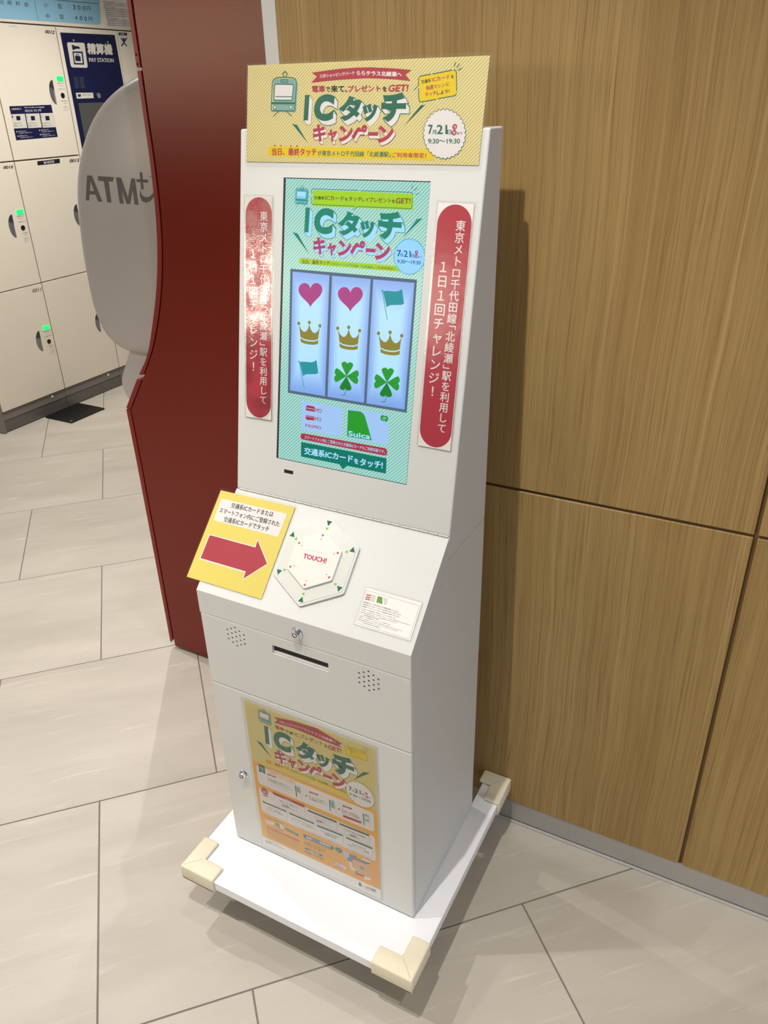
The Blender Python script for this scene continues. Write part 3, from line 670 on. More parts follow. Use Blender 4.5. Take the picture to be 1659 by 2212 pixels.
   ('t','black','クーポン券 110円分',1,0,(97.0,267.9),(138.6,270.4),(97.4,273.6)),
   ('p','greenP',[(155.3,287.4),(155.3,288.4),(155.7,289.2),(156.4,289.7),(157.5,289.9),(213.7,291.0),(214.8,290.9),(215.5,290.5),(215.9,289.7),(216.0,288.6),(216.0,288.6),(215.8,287.6),(215.2,286.8),(214.4,286.3),(213.3,286.2),(158.0,285.3),(156.9,285.5),(156.0,285.9),(155.5,286.7),(155.2,287.7)]),
   ('s','green',0.4,0,[(216.2,287.7),(215.6,261.5),(157.9,260.8)]),
   ('t','black','PLAZA KAPCHIOで使える',1,0,(161.0,275.3),(209.6,276.8),(161.1,278.5)),
   ('t','black','クレーンゲーム券 1回無料券',1,0,(158.6,268.2),(211.9,270.6),(158.8,272.1)),
   ('p','greenP',[(203.0,320.5),(203.1,321.6),(203.5,322.4),(204.2,322.9),(205.4,323.1),(268.6,324.4),(269.8,324.3),(270.5,323.8),(271.0,323.1),(271.0,321.9),(271.0,321.9),(270.8,320.8),(270.3,320.0),(269.5,319.5),(268.3,319.3),(205.8,318.0),(204.6,318.1),(203.8,318.6),(203.2,319.3),(203.0,320.4)]),
   ('s','green',0.4,0,[(270.9,320.5),(270.4,295.4),(205.8,294.5)]),
   ('t','black','サミット ポイント',1,0,(218.3,307.3),(256.6,309.6),(218.4,311.4)),
   ('t','black','200',2,0,(222.4,298.8),(236.2,300.3),(222.6,304.5)),
   ('t','black','ポイント',1,0,(236.8,299.8),(252.4,301.6),(236.8,303.3)),
   ('p','greenP',[(276.1,321.0),(276.1,322.1),(276.4,322.9),(277.1,323.4),(278.2,323.6),(341.7,326.0),(342.8,325.9),(343.5,325.5),(344.0,324.7),(344.1,323.6),(344.1,323.6),(343.9,322.5),(343.4,321.7),(342.6,321.2),(341.5,321.0),(278.9,318.7),(277.8,318.8),(276.9,319.2),(276.4,320.0),(276.0,321.1)]),
   ('s','green',0.4,0,[(344.1,322.3),(343.7,296.4),(279.0,297.4)]),
   ('t','black','トモズで使える商品券',1,0,(286.7,309.1),(334.8,310.5),(286.7,312.9)),
   ('t','black','200',2,0,(299.6,299.5),(313.4,300.3),(299.7,304.8)),
   ('t','black','円分',1,0,(314.6,300.2),(322.1,301.6),(314.5,303.1)),
   ('p','greenP',[(222.0,287.0),(222.0,288.1),(222.4,288.9),(223.1,289.4),(224.2,289.6),(281.4,292.6),(282.5,292.5),(283.2,292.0),(283.7,291.3),(283.8,290.2),(283.8,290.2),(283.5,289.1),(283.0,288.3),(282.2,287.8),(281.1,287.6),(224.9,284.5),(223.8,284.6),(222.9,285.1),(222.4,285.8),(222.1,286.9)]),
   ('s','green',0.4,0,[(283.6,288.9),(282.9,262.7),(224.7,261.7)]),
   ('t','black','みのしの湯ほか店で使える',1,0,(230.7,275.0),(274.8,277.5),(230.7,278.6)),
   ('t','black','商品券 50円分',1,0,(239.7,269.0),(266.2,270.7),(239.7,273.7)),
   ('p','greenP',[(289.3,288.0),(289.3,289.1),(289.7,290.0),(290.4,290.5),(291.5,290.7),(347.4,292.9),(348.5,292.8),(349.3,292.3),(349.8,291.5),(349.9,290.4),(349.9,290.4),(349.8,289.2),(349.3,288.3),(348.4,287.8),(347.3,287.6),(292.2,286.5),(291.1,286.6),(290.2,287.1),(289.5,287.9),(289.2,289.0)]),
   ('s','green',0.4,0,[(349.9,288.8),(349.5,262.5),(291.7,262.9)]),
   ('t','black','“SUオリジナル',1,0,(302.0,274.9),(333.4,276.4),(302.0,279.8)),
   ('t','black','BOXティッシュ」引換券',1,0,(294.4,268.3),(341.2,270.1),(294.4,273.0)),
   ('t','black','※写真はイメージです。詳細は店舗でご確認ください。内容が変更になる場合がございます。',0,0,(180.6,254.4),(285.9,256.6),(180.8,256.7)),
   ('t','black','※写真はイメージです。詳細は店舗でご確認ください。内容が変更になる場合がございます。',0,0,(288.9,256.1),(346.1,257.0),(289.0,258.3)),
  ],
  'location_block': [
   ('s','black',1.0,0,[(91.0,246.9),(91.1,240.4)]),
   ('t','dark','対象の交通系ICカード',1,0,(94.3,241.0),(148.2,244.9),(94.5,245.6)),
   ('p','white',[(90.9,235.0),(111.0,235.9),(110.7,228.0),(90.7,223.7)]),
   ('s','pink',1.0,0,[(92.4,233.0),(101.9,233.9)]),
   ('s','pink',1.0,0,[(92.1,228.7),(101.7,229.5)]),
   ('p','leafgreen',[(115.6,237.6),(125.4,240.1),(128.1,228.5),(117.3,229.5)]),
   ('p','white',[(125.4,240.1),(134.3,240.0),(136.0,229.7),(128.1,228.5)]),
   ('t','dark','Suica',1,0,(115.7,220.2),(135.5,222.2),(115.8,223.1)),
   ('p','redl',[(90.9,214.6),(173.7,216.1),(173.1,212.2),(91.1,211.2)]),
   ('t','dark','※対象カード以外はご利用いただけませんのでご注意ください。詳しくはスタッフまで。',0,0,(91.0,205.5),(172.1,210.3),(91.2,207.9)),
   ('t','dark','※対象カード以外はご利用いただけませんのでご注意ください。詳しくはスタッフまで。',0,0,(90.9,200.9),(172.0,205.7),(91.0,203.2)),
   ('t','dark','※対象カード以外はご利用いただけませんのでご注意ください。詳しくはスタッフまで。',0,0,(90.7,196.2),(172.0,201.2),(90.8,198.6)),
   ('t','dark','※対象カード以外はご利用いただけませんのでご注意ください。詳しくはスタッフまで。',0,0,(90.5,191.5),(171.9,196.6),(90.7,193.9)),
   ('t','dark','※対象カード以外はご利用いただけませんのでご注意ください。詳しくはスタッフまで。',0,0,(90.3,186.8),(171.8,192.0),(90.5,189.2)),
   ('t','dark','※対象カード以外はご利用いただけませんのでご注意ください。詳しくはスタッフまで。',0,0,(90.2,182.1),(171.8,187.4),(90.3,184.5)),
   ('p','blueteal',[(140.2,234.7),(140.4,236.0),(140.9,236.8),(141.8,237.3),(143.1,237.4),(170.8,235.1),(172.1,234.9),(172.9,234.2),(173.4,233.3),(173.5,232.0),(173.5,230.6),(173.2,229.3),(172.6,228.5),(171.7,228.0),(170.4,227.9),(143.0,230.3),(141.7,230.5),(140.8,231.2),(140.3,232.1),(140.1,233.4)]),
   ('t','white','スマホもOK',0,0,(143.7,232.5),(170.0,231.5),(143.8,235.3)),
   ('p','blueteal',[(186.4,243.1),(256.2,244.6),(259.6,240.2),(256.1,233.8),(186.2,231.4)]),
   ('t','white','抽選マシン設置場所',2,0,(192.9,234.0),(251.9,237.1),(193.0,240.4)),
   ('t','dark','三井ショッピングパークららテラス北綾瀬',0,0,(186.5,224.9),(252.4,228.2),(186.5,227.8)),
   ('t','dark','1F 南エントランス',1,0,(186.1,215.0),(237.8,218.7),(186.2,221.2)),
   ('t','dark','エレベーターホール',1,0,(186.1,209.4),(237.0,212.3),(186.3,214.3)),
   ('p','blueteal',[(186.7,199.7),(186.8,200.9),(187.3,201.7),(188.0,202.2),(189.2,202.4),(227.4,203.4),(228.6,203.3),(229.4,202.8),(229.8,202.1),(230.0,200.9),(230.0,200.4),(229.8,199.2),(229.4,198.4),(228.6,197.9),(227.4,197.8),(189.4,197.2),(188.2,197.4),(187.4,197.8),(186.9,198.6),(186.7,199.8)]),
   ('t','white','抽選時間',1,0,(195.9,196.2),(220.7,198.1),(195.9,201.4)),
   ('t','blueteal','9:30〜19:30',1,0,(185.4,185.3),(230.8,187.7),(185.7,192.1)),
   ('e','blueteal',(270.6,240.9),8,7),
   ('t','white','1F',0,0,(267.0,238.0),(273.8,238.5),(267.0,242.0)),
  ],
  'floor_map': [
   ('p','mapblue',[(279.1,244.9),(295.7,244.9),(296.9,232.2),(289.0,222.1),(285.4,224.8)]),
   ('p','mapgrey',[(295.4,244.8),(311.5,246.2),(311.9,240.9),(334.2,242.1),(342.8,247.0),(342.8,240.8),(332.8,234.9),(314.6,233.8),(306.1,234.4),(301.6,227.8),(299.7,214.0),(296.2,207.2),(294.4,220.5),(289.0,222.1),(290.7,231.9),(294.4,232.4)]),
   ('p','mappeach',[(301.0,229.1),(314.6,232.2),(343.5,233.4),(343.6,201.7),(309.3,198.1),(307.2,205.7),(299.4,209.1)]),
   ('p','white',[(293.3,221.4),(299.4,221.8),(300.0,207.8),(308.4,204.8),(306.9,199.1),(298.3,198.8),(294.9,204.8)]),
   ('p','mapgrey',[(307.6,200.3),(312.5,200.0),(312.4,189.1),(307.4,188.0)]),
   ('p','white',[(324.9,247.6),(342.8,248.6),(342.9,244.0),(325.0,243.7)]),
   ('p','mapgreen',[(318.7,222.0),(327.5,223.2),(327.7,213.8),(319.2,212.7)]),
   ('p','redl',[(313.6,196.6),(327.7,198.6),(327.5,193.6),(313.3,190.8)]),
   ('p','white',[(327.6,196.9),(342.8,198.0),(342.7,193.1),(327.2,185.4)]),
   ('p','rededge',[(257.3,197.7),(257.4,198.3),(257.6,198.7),(258.0,199.0),(258.6,199.1),(285.7,200.9),(286.3,200.9),(286.7,200.7),(286.9,200.3),(287.0,199.7),(286.8,189.2),(286.7,188.6),(286.5,188.2),(286.1,188.0),(285.5,187.9),(258.9,187.0),(258.3,187.1),(257.9,187.3),(257.7,187.7),(257.6,188.3)]),
   ('p','white',[(258.5,197.3),(258.6,197.8),(258.8,198.1),(259.1,198.4),(259.6,198.5),(284.8,199.8),(285.3,199.8),(285.6,199.6),(285.8,199.3),(285.9,198.8),(285.6,189.9),(285.5,189.4),(285.3,189.1),(285.0,188.9),(284.5,188.8),(259.8,188.4),(259.3,188.5),(259.0,188.7),(258.8,189.0),(258.7,189.5)]),
   ('t','red','抽選マシン',1,0,(261.4,191.3),(282.9,194.2),(261.4,195.7)),
   ('t','red','設置場所',1,0,(264.0,188.3),(280.4,190.2),(264.0,191.8)),
  ],
  'logo': [
   ('t','red','L•L•',1,0,(83.9,159.1),(100.5,162.1),(84.4,168.1)),
   ('t','dark','LaLaTerrace',1,0,(103.8,164.4),(131.3,163.9),(103.8,166.9)),
   ('t','dark','三井ショッピングパーク',0,0,(94.7,168.7),(121.5,171.8),(94.6,170.4)),
  ],
  'logo2': [
   ('t','dark','&',2,0,(313.1,158.8),(321.2,158.8),(313.2,169.6)),
   ('t','dark','三井不動産',1,0,(327.4,160.2),(352.9,163.4),(327.4,166.8)),
   ('s','dark',0.5,0,[(326.1,158.6),(353.1,160.5)]),
  ],
 },
}
# ------------------------------------------------------------------ materials
def lin(c):
    c = c / 255.0
    return c / 12.92 if c <= 0.04045 else ((c + 0.055) / 1.055) ** 2.4
def rgb(c): return (lin(c[0]), lin(c[1]), lin(c[2]), 1)
MATS = {}
def mat(name, c, rough=0.5, metal=0.0, spec=0.5, vary=0.04, vscale=6.0, bump=0.0, bscale=300.0, emit=None, coat=0.0):
    if name in MATS: return MATS[name]
    m = bpy.data.materials.new(name); m.use_nodes = True; nt = m.node_tree; b = nt.nodes['Principled BSDF']
    b.inputs['Roughness'].default_value = rough; b.inputs['Metallic'].default_value = metal
    b.inputs['Specular IOR Level'].default_value = spec; b.inputs['Coat Weight'].default_value = coat
    tc = nt.nodes.new('ShaderNodeTexCoord')
    if vary > 0:
        n = nt.nodes.new('ShaderNodeTexNoise'); n.inputs['Scale'].default_value = vscale; n.inputs['Detail'].default_value = 3
        nt.links.new(tc.outputs['Object'], n.inputs['Vector'])
        mx = nt.nodes.new('ShaderNodeMix'); mx.data_type = 'RGBA'
        L = rgb(c)
        mx.inputs['A'].default_value = tuple(v * (1 - vary) for v in L[:3]) + (1,)
        mx.inputs['B'].default_value = tuple(min(1, v * (1 + vary)) for v in L[:3]) + (1,)
        nt.links.new(n.outputs['Fac'], mx.inputs['Factor']); nt.links.new(mx.outputs['Result'], b.inputs['Base Color'])
    else:
        b.inputs['Base Color'].default_value = rgb(c)
    if bump > 0:
        n2 = nt.nodes.new('ShaderNodeTexNoise'); n2.inputs['Scale'].default_value = bscale
        nt.links.new(tc.outputs['Object'], n2.inputs['Vector'])
        bp = nt.nodes.new('ShaderNodeBump'); bp.inputs['Strength'].default_value = bump; bp.inputs['Distance'].default_value = 0.001
        nt.links.new(n2.outputs['Fac'], bp.inputs['Height']); nt.links.new(bp.outputs['Normal'], b.inputs['Normal'])
    if emit:
        b.inputs['Emission Color'].default_value = rgb(emit[0]); b.inputs['Emission Strength'].default_value = emit[1]
    MATS[name] = m
    return m
def film_mat(name, fac=0.09, rough=0.06, bump=0.25, bscale=120.0, tint=(1, 1, 1), speck=False):
    m = bpy.data.materials.new(name); m.use_nodes = True; nt = m.node_tree
    for n in list(nt.nodes): nt.nodes.remove(n)
    o = nt.nodes.new('ShaderNodeOutputMaterial'); mx = nt.nodes.new('ShaderNodeMixShader'); t = nt.nodes.new('ShaderNodeBsdfTransparent'); g = nt.nodes.new('ShaderNodeBsdfGlossy')
    t.inputs['Color'].default_value = (*tint, 1); g.inputs['Roughness'].default_value = rough
    tc = nt.nodes.new('ShaderNodeTexCoord'); n = nt.nodes.new('ShaderNodeTexNoise'); n.inputs['Scale'].default_value = bscale; n.inputs['Detail'].default_value = 4
    bp = nt.nodes.new('ShaderNodeBump'); bp.inputs['Strength'].default_value = bump; bp.inputs['Distance'].default_value = 0.0015
    lw = nt.nodes.new('ShaderNodeLayerWeight'); lw.inputs['Blend'].default_value = 0.5
    pw = nt.nodes.new('ShaderNodeMath'); pw.operation = 'POWER'; pw.inputs[1].default_value = 4.0; nt.links.new(lw.outputs['Facing'], pw.inputs[0])
    nt.links.new(tc.outputs['Object'], n.inputs['Vector']); nt.links.new(n.outputs['Fac'], bp.inputs['Height']); nt.links.new(bp.outputs['Normal'], g.inputs['Normal'])
    mt = nt.nodes.new('ShaderNodeMath'); mt.operation = 'MULTIPLY_ADD'; mt.inputs[1].default_value = 0.8; mt.inputs[2].default_value = fac
    if speck:   # the film clings to the paper in patches: only loose specks carry the full gloss
        n3 = nt.nodes.new('ShaderNodeTexNoise'); n3.inputs['Scale'].default_value = 1100; nt.links.new(tc.outputs['Object'], n3.inputs['Vector'])
        n4 = nt.nodes.new('ShaderNodeTexNoise'); n4.inputs['Scale'].default_value = 28; n4.inputs['Detail'].default_value = 5; nt.links.new(tc.outputs['Object'], n4.inputs['Vector'])
        sm = nt.nodes.new('ShaderNodeMath'); sm.operation = 'ADD'; nt.links.new(n3.outputs['Fac'], sm.inputs[0]); nt.links.new(n4.outputs['Fac'], sm.inputs[1])
        mr = nt.nodes.new('ShaderNodeMapRange'); mr.inputs['From Min'].default_value = 0.99; mr.inputs['From Max'].default_value = 1.05; mr.inputs['To Min'].default_value = 0.012; mr.inputs['To Max'].default_value = fac * 1.9
        nt.links.new(sm.outputs[0], mr.inputs['Value']); nt.links.new(mr.outputs['Result'], mt.inputs[2])
    mt.use_clamp = True; nt.links.new(pw.outputs[0], mt.inputs[0]); nt.links.new(mt.outputs[0], mx.inputs['Fac'])
    nt.links.new(t.outputs[0], mx.inputs[1]); nt.links.new(g.outputs[0], mx.inputs[2]); nt.links.new(mx.outputs[0], o.inputs['Surface'])
    return m
def stripe_mat(name, a, b, period_mm, duty, emit=0.0, rough=0.55, ratio=1.0):
    """diagonal stripes in the sheet's own u/v (stored in the UV map, in mm)"""
    m = bpy.data.materials.new(name); m.use_nodes = True; nt = m.node_tree; P = nt.nodes['Principled BSDF']; P.inputs['Roughness'].default_value = rough
    uv = nt.nodes.new('ShaderNodeUVMap'); uv.uv_map = 'mm'
    sx = nt.nodes.new('ShaderNodeSeparateXYZ'); nt.links.new(uv.outputs['UV'], sx.inputs[0])
    def M(op, x, y=None):
        q = nt.nodes.new('ShaderNodeMath'); q.operation = op
        for i, v in enumerate((x, y)):
            if v is None: continue
            if isinstance(v, (int, float)): q.inputs[i].default_value = v
            else: nt.links.new(v, q.inputs[i])
        return q.outputs[0]
    s = M('SUBTRACT', sx.outputs[0], M('MULTIPLY', sx.outputs[1], ratio))
    f = M('FRACT', M('DIVIDE', s, period_mm))
    d = M('ABSOLUTE', M('SUBTRACT', f, 0.5))
    k = nt.nodes.new('ShaderNodeMapRange'); k.inputs['From Min'].default_value = duty / 2 - 0.04; k.inputs['From Max'].default_value = duty / 2 + 0.04
    nt.links.new(d, k.inputs['Value'])
    mx = nt.nodes.new('ShaderNodeMix'); mx.data_type = 'RGBA'; mx.inputs['A'].default_value = rgb(b); mx.inputs['B'].default_value = rgb(a)
    nt.links.new(k.outputs['Result'], mx.inputs['Factor'])
    if emit > 0:
        P.inputs['Base Color'].default_value = (0.01, 0.01, 0.01, 1); nt.links.new(mx.outputs['Result'], P.inputs['Emission Color']); P.inputs['Emission Strength'].default_value = emit
    else:
        nt.links.new(mx.outputs['Result'], P.inputs['Base Color'])
    return m
# printed inks
INK = {'green': (26, 108, 84), 'teal': (138, 180, 170), 'white': (240, 234, 228), 'red': (182, 54, 70), 'black': (24, 24, 26), 'gold': (240, 208, 20), 'lime': (196, 224, 60),
       'grey': (120, 124, 120), 'palegrey': (226, 220, 205), 'leafgreen': (110, 160, 60), 'pink': (208, 62, 100), 'faint': (226, 200, 198), 'greyatm': (104, 101, 96), 'dark': (44, 46, 54), 'navy': (10, 17, 64),
       'skyblue': (150, 200, 226), 'cream': (250, 226, 190), 'tealdark': (36, 96, 92), 'redl': (206, 92, 78), 'blueteal': (40, 128, 134), 'greenP': (52, 104, 90),
       'mapblue': (196, 208, 230), 'mapgrey': (134, 134, 138), 'mappeach': (230, 178, 128), 'mapgreen': (130, 160, 130), 'rededge': (206, 70, 78), 'orange': (240, 180, 70), 'paydark': (84, 84, 80),
       'limegreen': (150, 196, 80), 'palepink': (224, 150, 165)}
SCR = {'green': (34, 132, 108), 'tealS': (86, 170, 184), 'white': (165, 220, 255), 'red': (176, 62, 106), 'lime': (162, 208, 44), 'brown': (128, 66, 50), 'black': (24, 52, 44), 'tealdark': (34, 104, 104),
       'sky': (150, 212, 255), 'navyS': (32, 106, 140), 'purple': (156, 58, 124), 'slate': (84, 104, 126), 'magenta': (170, 66, 132), 'olive': (140, 128, 52), 'aqua': (34, 146, 156), 'leafA': (38, 152, 50), 'leafB': (22, 126, 44),
       'leafC': (20, 110, 40), 'cardblue': (160, 196, 240), 'redS': (168, 52, 72), 'greenS': (40, 152, 46), 'greenD': (18, 118, 102)}
def ink(c, screen):
    if screen and c == 'reel': return reel_mat()
    t = SCR if screen else INK
    if screen: return mat('lit_' + c, (3, 3, 3), 0.25, spec=0.12, vary=0, emit=(t[c], 1.0))
    return mat('ink_' + c, tuple(int(v * (0.93 if v > 60 else 1)) for v in t[c]), 0.5, spec=0.35, vary=0.015, vscale=40)
def reel_mat():
    if 'reel' in MATS: return MATS['reel']
    m = bpy.data.materials.new('lit_reel'); m.use_nodes = True; nt = m.node_tree; P = nt.nodes['Principled BSDF']; P.inputs['Base Color'].default_value = (0.01, 0.01, 0.01, 1); P.inputs['Roughness'].default_value = 0.25
    tc = nt.nodes.new('ShaderNodeTexCoord'); s = nt.nodes.new('ShaderNodeSeparateXYZ'); nt.links.new(tc.outputs['Generated'], s.inputs[0])
    def edge(o, k):
        a = nt.nodes.new('ShaderNodeMath'); a.operation = 'SUBTRACT'; nt.links.new(o, a.inputs[0]); a.inputs[1].default_value = 0.5
        b = nt.nodes.new('ShaderNodeMath'); b.operation = 'ABSOLUTE'; nt.links.new(a.outputs[0], b.inputs[0])
        c = nt.nodes.new('ShaderNodeMapRange'); c.interpolation_type = 'SMOOTHSTEP'; c.inputs['From Min'].default_value = k; c.inputs['From Max'].default_value = 0.52; nt.links.new(b.outputs[0], c.inputs['Value'])
        return c.outputs['Result']
    e1, e2 = edge(s.outputs[0], 0.2), edge(s.outputs[2], 0.22)
    mx = nt.nodes.new('ShaderNodeMath'); mx.operation = 'MAXIMUM'; nt.links.new(e1, mx.inputs[0]); nt.links.new(e2, mx.inputs[1])
    cm = nt.nodes.new('ShaderNodeMix'); cm.data_type = 'RGBA'; cm.inputs['A'].default_value = rgb((168, 218, 255)); cm.inputs['B'].default_value = rgb((116, 158, 226)); nt.links.new(mx.outputs[0], cm.inputs['Factor'])
    nt.links.new(cm.outputs['Result'], P.inputs['Emission Color']); P.inputs['Emission Strength'].default_value = 1.0
    MATS['reel'] = m
    return m
M_WHITE = mat('white_powder_coat', (217, 216, 210), 0.42, bump=0.03, bscale=900, vary=0.012, vscale=5)
M_BOARD = mat('white_laminate_board', (247, 247, 249), 0.14, bump=0.8, bscale=22, vary=0.012, vscale=8)
M_BLACK = mat('black_plastic', (12, 12, 13), 0.35, vary=0.05)
M_DARK = mat('cavity_shade', (34, 33, 30), 0.7, vary=0.05)
M_CHROME = mat('chrome', (225, 228, 235), 0.12, metal=1, vary=0.02)
M_STEEL = mat('brushed_stainless', (182, 178, 171), 0.36, metal=0.35, vary=0.05, vscale=3)
M_FOAM = mat('cream_foam_rubber', (234, 224, 196), 0.6, bump=0.15, bscale=120, vary=0.06, vscale=30)
M_PAPERW = mat('white_paper', (236, 232, 224), 0.6, vary=0.01)
M_YELLOW = mat('yellow_paper', (218, 199, 94), 0.5, vary=0.015)
M_ORANGE = mat('orange_print', (226, 164, 46), 0.5, vary=0.03, vscale=8)
M_REDP = mat('red_print', (176, 44, 62), 0.45, vary=0.02)
M_FILM = film_mat('laminate_film', 0.02, 0.12, 0.12, 60)
M_FILMR = film_mat('wrinkled_laminate_film', 0.08, 0.05, 0.045, 420, speck=True)
M_POUCH = film_mat('laminate_pouch_edge', 0.035, 0.12, 0.3, 90, (1.0, 1.0, 1.0))
M_LOCK = mat('cream_locker_steel', (226, 216, 198), 0.45, vary=0.02, vscale=3)
M_PLINTH = mat('grey_plinth_steel', (118, 112, 106), 0.4, vary=0.05)
M_ATM = mat('pale_grey_plastic', (176, 170, 166), 0.3, vary=0.015)
M_GREEN = mat('green_lamp', (20, 60, 30), 0.3, vary=0, emit=((20, 255, 110), 1.6))
M_WALLW = mat('white_wall_paint', (222, 221, 216), 0.6, vary=0.015)
M_WALLG = mat('grey_hall_wall', (140, 138, 134), 0.6, vary=0.02)
M_CEIL = mat('white_ceiling_paint', (206, 206, 206), 0.8, vary=0.01)
M_RED = mat('red_metallic_paint', (104, 9, 3), 0.26, metal=0.0, spec=0.5, vary=0.08, vscale=1.6, bump=0.02, bscale=700)
M_REDT = mat('red_trim_paint', (124, 20, 12), 0.36, metal=0.1, vary=0.04)
M_RED.node_tree.nodes['Principled BSDF'].inputs['Specular Tint'].default_value = (1.0, 0.74, 0.58, 1)
def wood_mat():
    m = bpy.data.materials.new('oak_veneer'); m.use_nodes = True; nt = m.node_tree; P = nt.nodes['Principled BSDF']; P.inputs['Roughness'].default_value = 0.5; P.inputs['Specular IOR Level'].default_value = 0.35
    tc = nt.nodes.new('ShaderNodeTexCoord'); oi = nt.nodes.new('ShaderNodeObjectInfo')
    off = nt.nodes.new('ShaderNodeVectorMath'); off.operation = 'SCALE'; off.inputs[0].default_value = (7, 3, 5); nt.links.new(oi.outputs['Random'], off.inputs['Scale'])
    ad = nt.nodes.new('ShaderNodeVectorMath'); ad.operation = 'ADD'; nt.links.new(tc.outputs['Object'], ad.inputs[0]); nt.links.new(off.outputs[0], ad.inputs[1])
    # slow sideways wander of the grain
    wn = nt.nodes.new('ShaderNodeTexNoise'); wn.inputs['Scale'].default_value = 1.6; wn.inputs['Detail'].default_value = 2; nt.links.new(ad.outputs[0], wn.inputs['Vector'])
    ws = nt.nodes.new('ShaderNodeMath'); ws.operation = 'MULTIPLY'; ws.inputs[1].default_value = 0.035; nt.links.new(wn.outputs['Fac'], ws.inputs[0])
    cv = nt.nodes.new('ShaderNodeCombineXYZ'); nt.links.new(ws.outputs[0], cv.inputs['X'])
    a2 = nt.nodes.new('ShaderNodeVectorMath'); a2.operation = 'ADD'; nt.links.new(ad.outputs[0], a2.inputs[0]); nt.links.new(cv.outputs[0], a2.inputs[1])
    def nz(sx, sz, detail, rough=0.6):
        mp = nt.nodes.new('ShaderNodeMapping'); mp.inputs['Scale'].default_value = (sx, 1, sz); nt.links.new(a2.outputs[0], mp.inputs['Vector'])
        n = nt.nodes.new('ShaderNodeTexNoise'); n.inputs['Scale'].default_value = 1; n.inputs['Detail'].default_value = detail; n.inputs['Roughness'].default_value = rough; nt.links.new(mp.outputs[0], n.inputs['Vector'])
        return n.outputs['Fac']
    def ramp(f, lo, hi):
        r = nt.nodes.new('ShaderNodeMapRange'); r.inputs['From Min'].default_value = lo; r.inputs['From Max'].default_value = hi; nt.links.new(f, r.inputs['Value']); return r.outputs['Result']
    def mix(a, b, f, mode='MIX'):
        x = nt.nodes.new('ShaderNodeMix'); x.data_type = 'RGBA'; x.blend_type = mode
        for s, v in (('A', a), ('B', b)):
            if isinstance(v, tuple): x.inputs[s].default_value = v
            else: nt.links.new(v, x.inputs[s])
        if isinstance(f, float): x.inputs['Factor'].default_value = f
        else: nt.links.new(f, x.inputs['Factor'])
        return x.outputs['Result']
    base = mix(rgb((158, 127, 75)), rgb((178, 148, 93)), ramp(nz(9, 0.25, 3), 0.3, 0.7))
    mid = mix(base, rgb((196, 164, 108)), ramp(nz(85, 0.45, 5, 0.7), 0.5, 0.85))
    dk = mix(mid, rgb((144, 112, 65)), ramp(nz(260, 1.1, 5, 0.75), 0.49, 0.72))
    fin = mix(dk, rgb((128, 95, 54)), ramp(nz(560, 6, 3), 0.54, 0.76))
    nt.links.new(fin, P.inputs['Base Color'])
    bp = nt.nodes.new('ShaderNodeBump'); bp.inputs['Strength'].default_value = 0.25; bp.inputs['Distance'].default_value = 0.0006; nt.links.new(nz(330, 5, 2), bp.inputs['Height']); nt.links.new(bp.outputs['Normal'], P.inputs['Normal'])
    return m
M_WOOD = wood_mat()
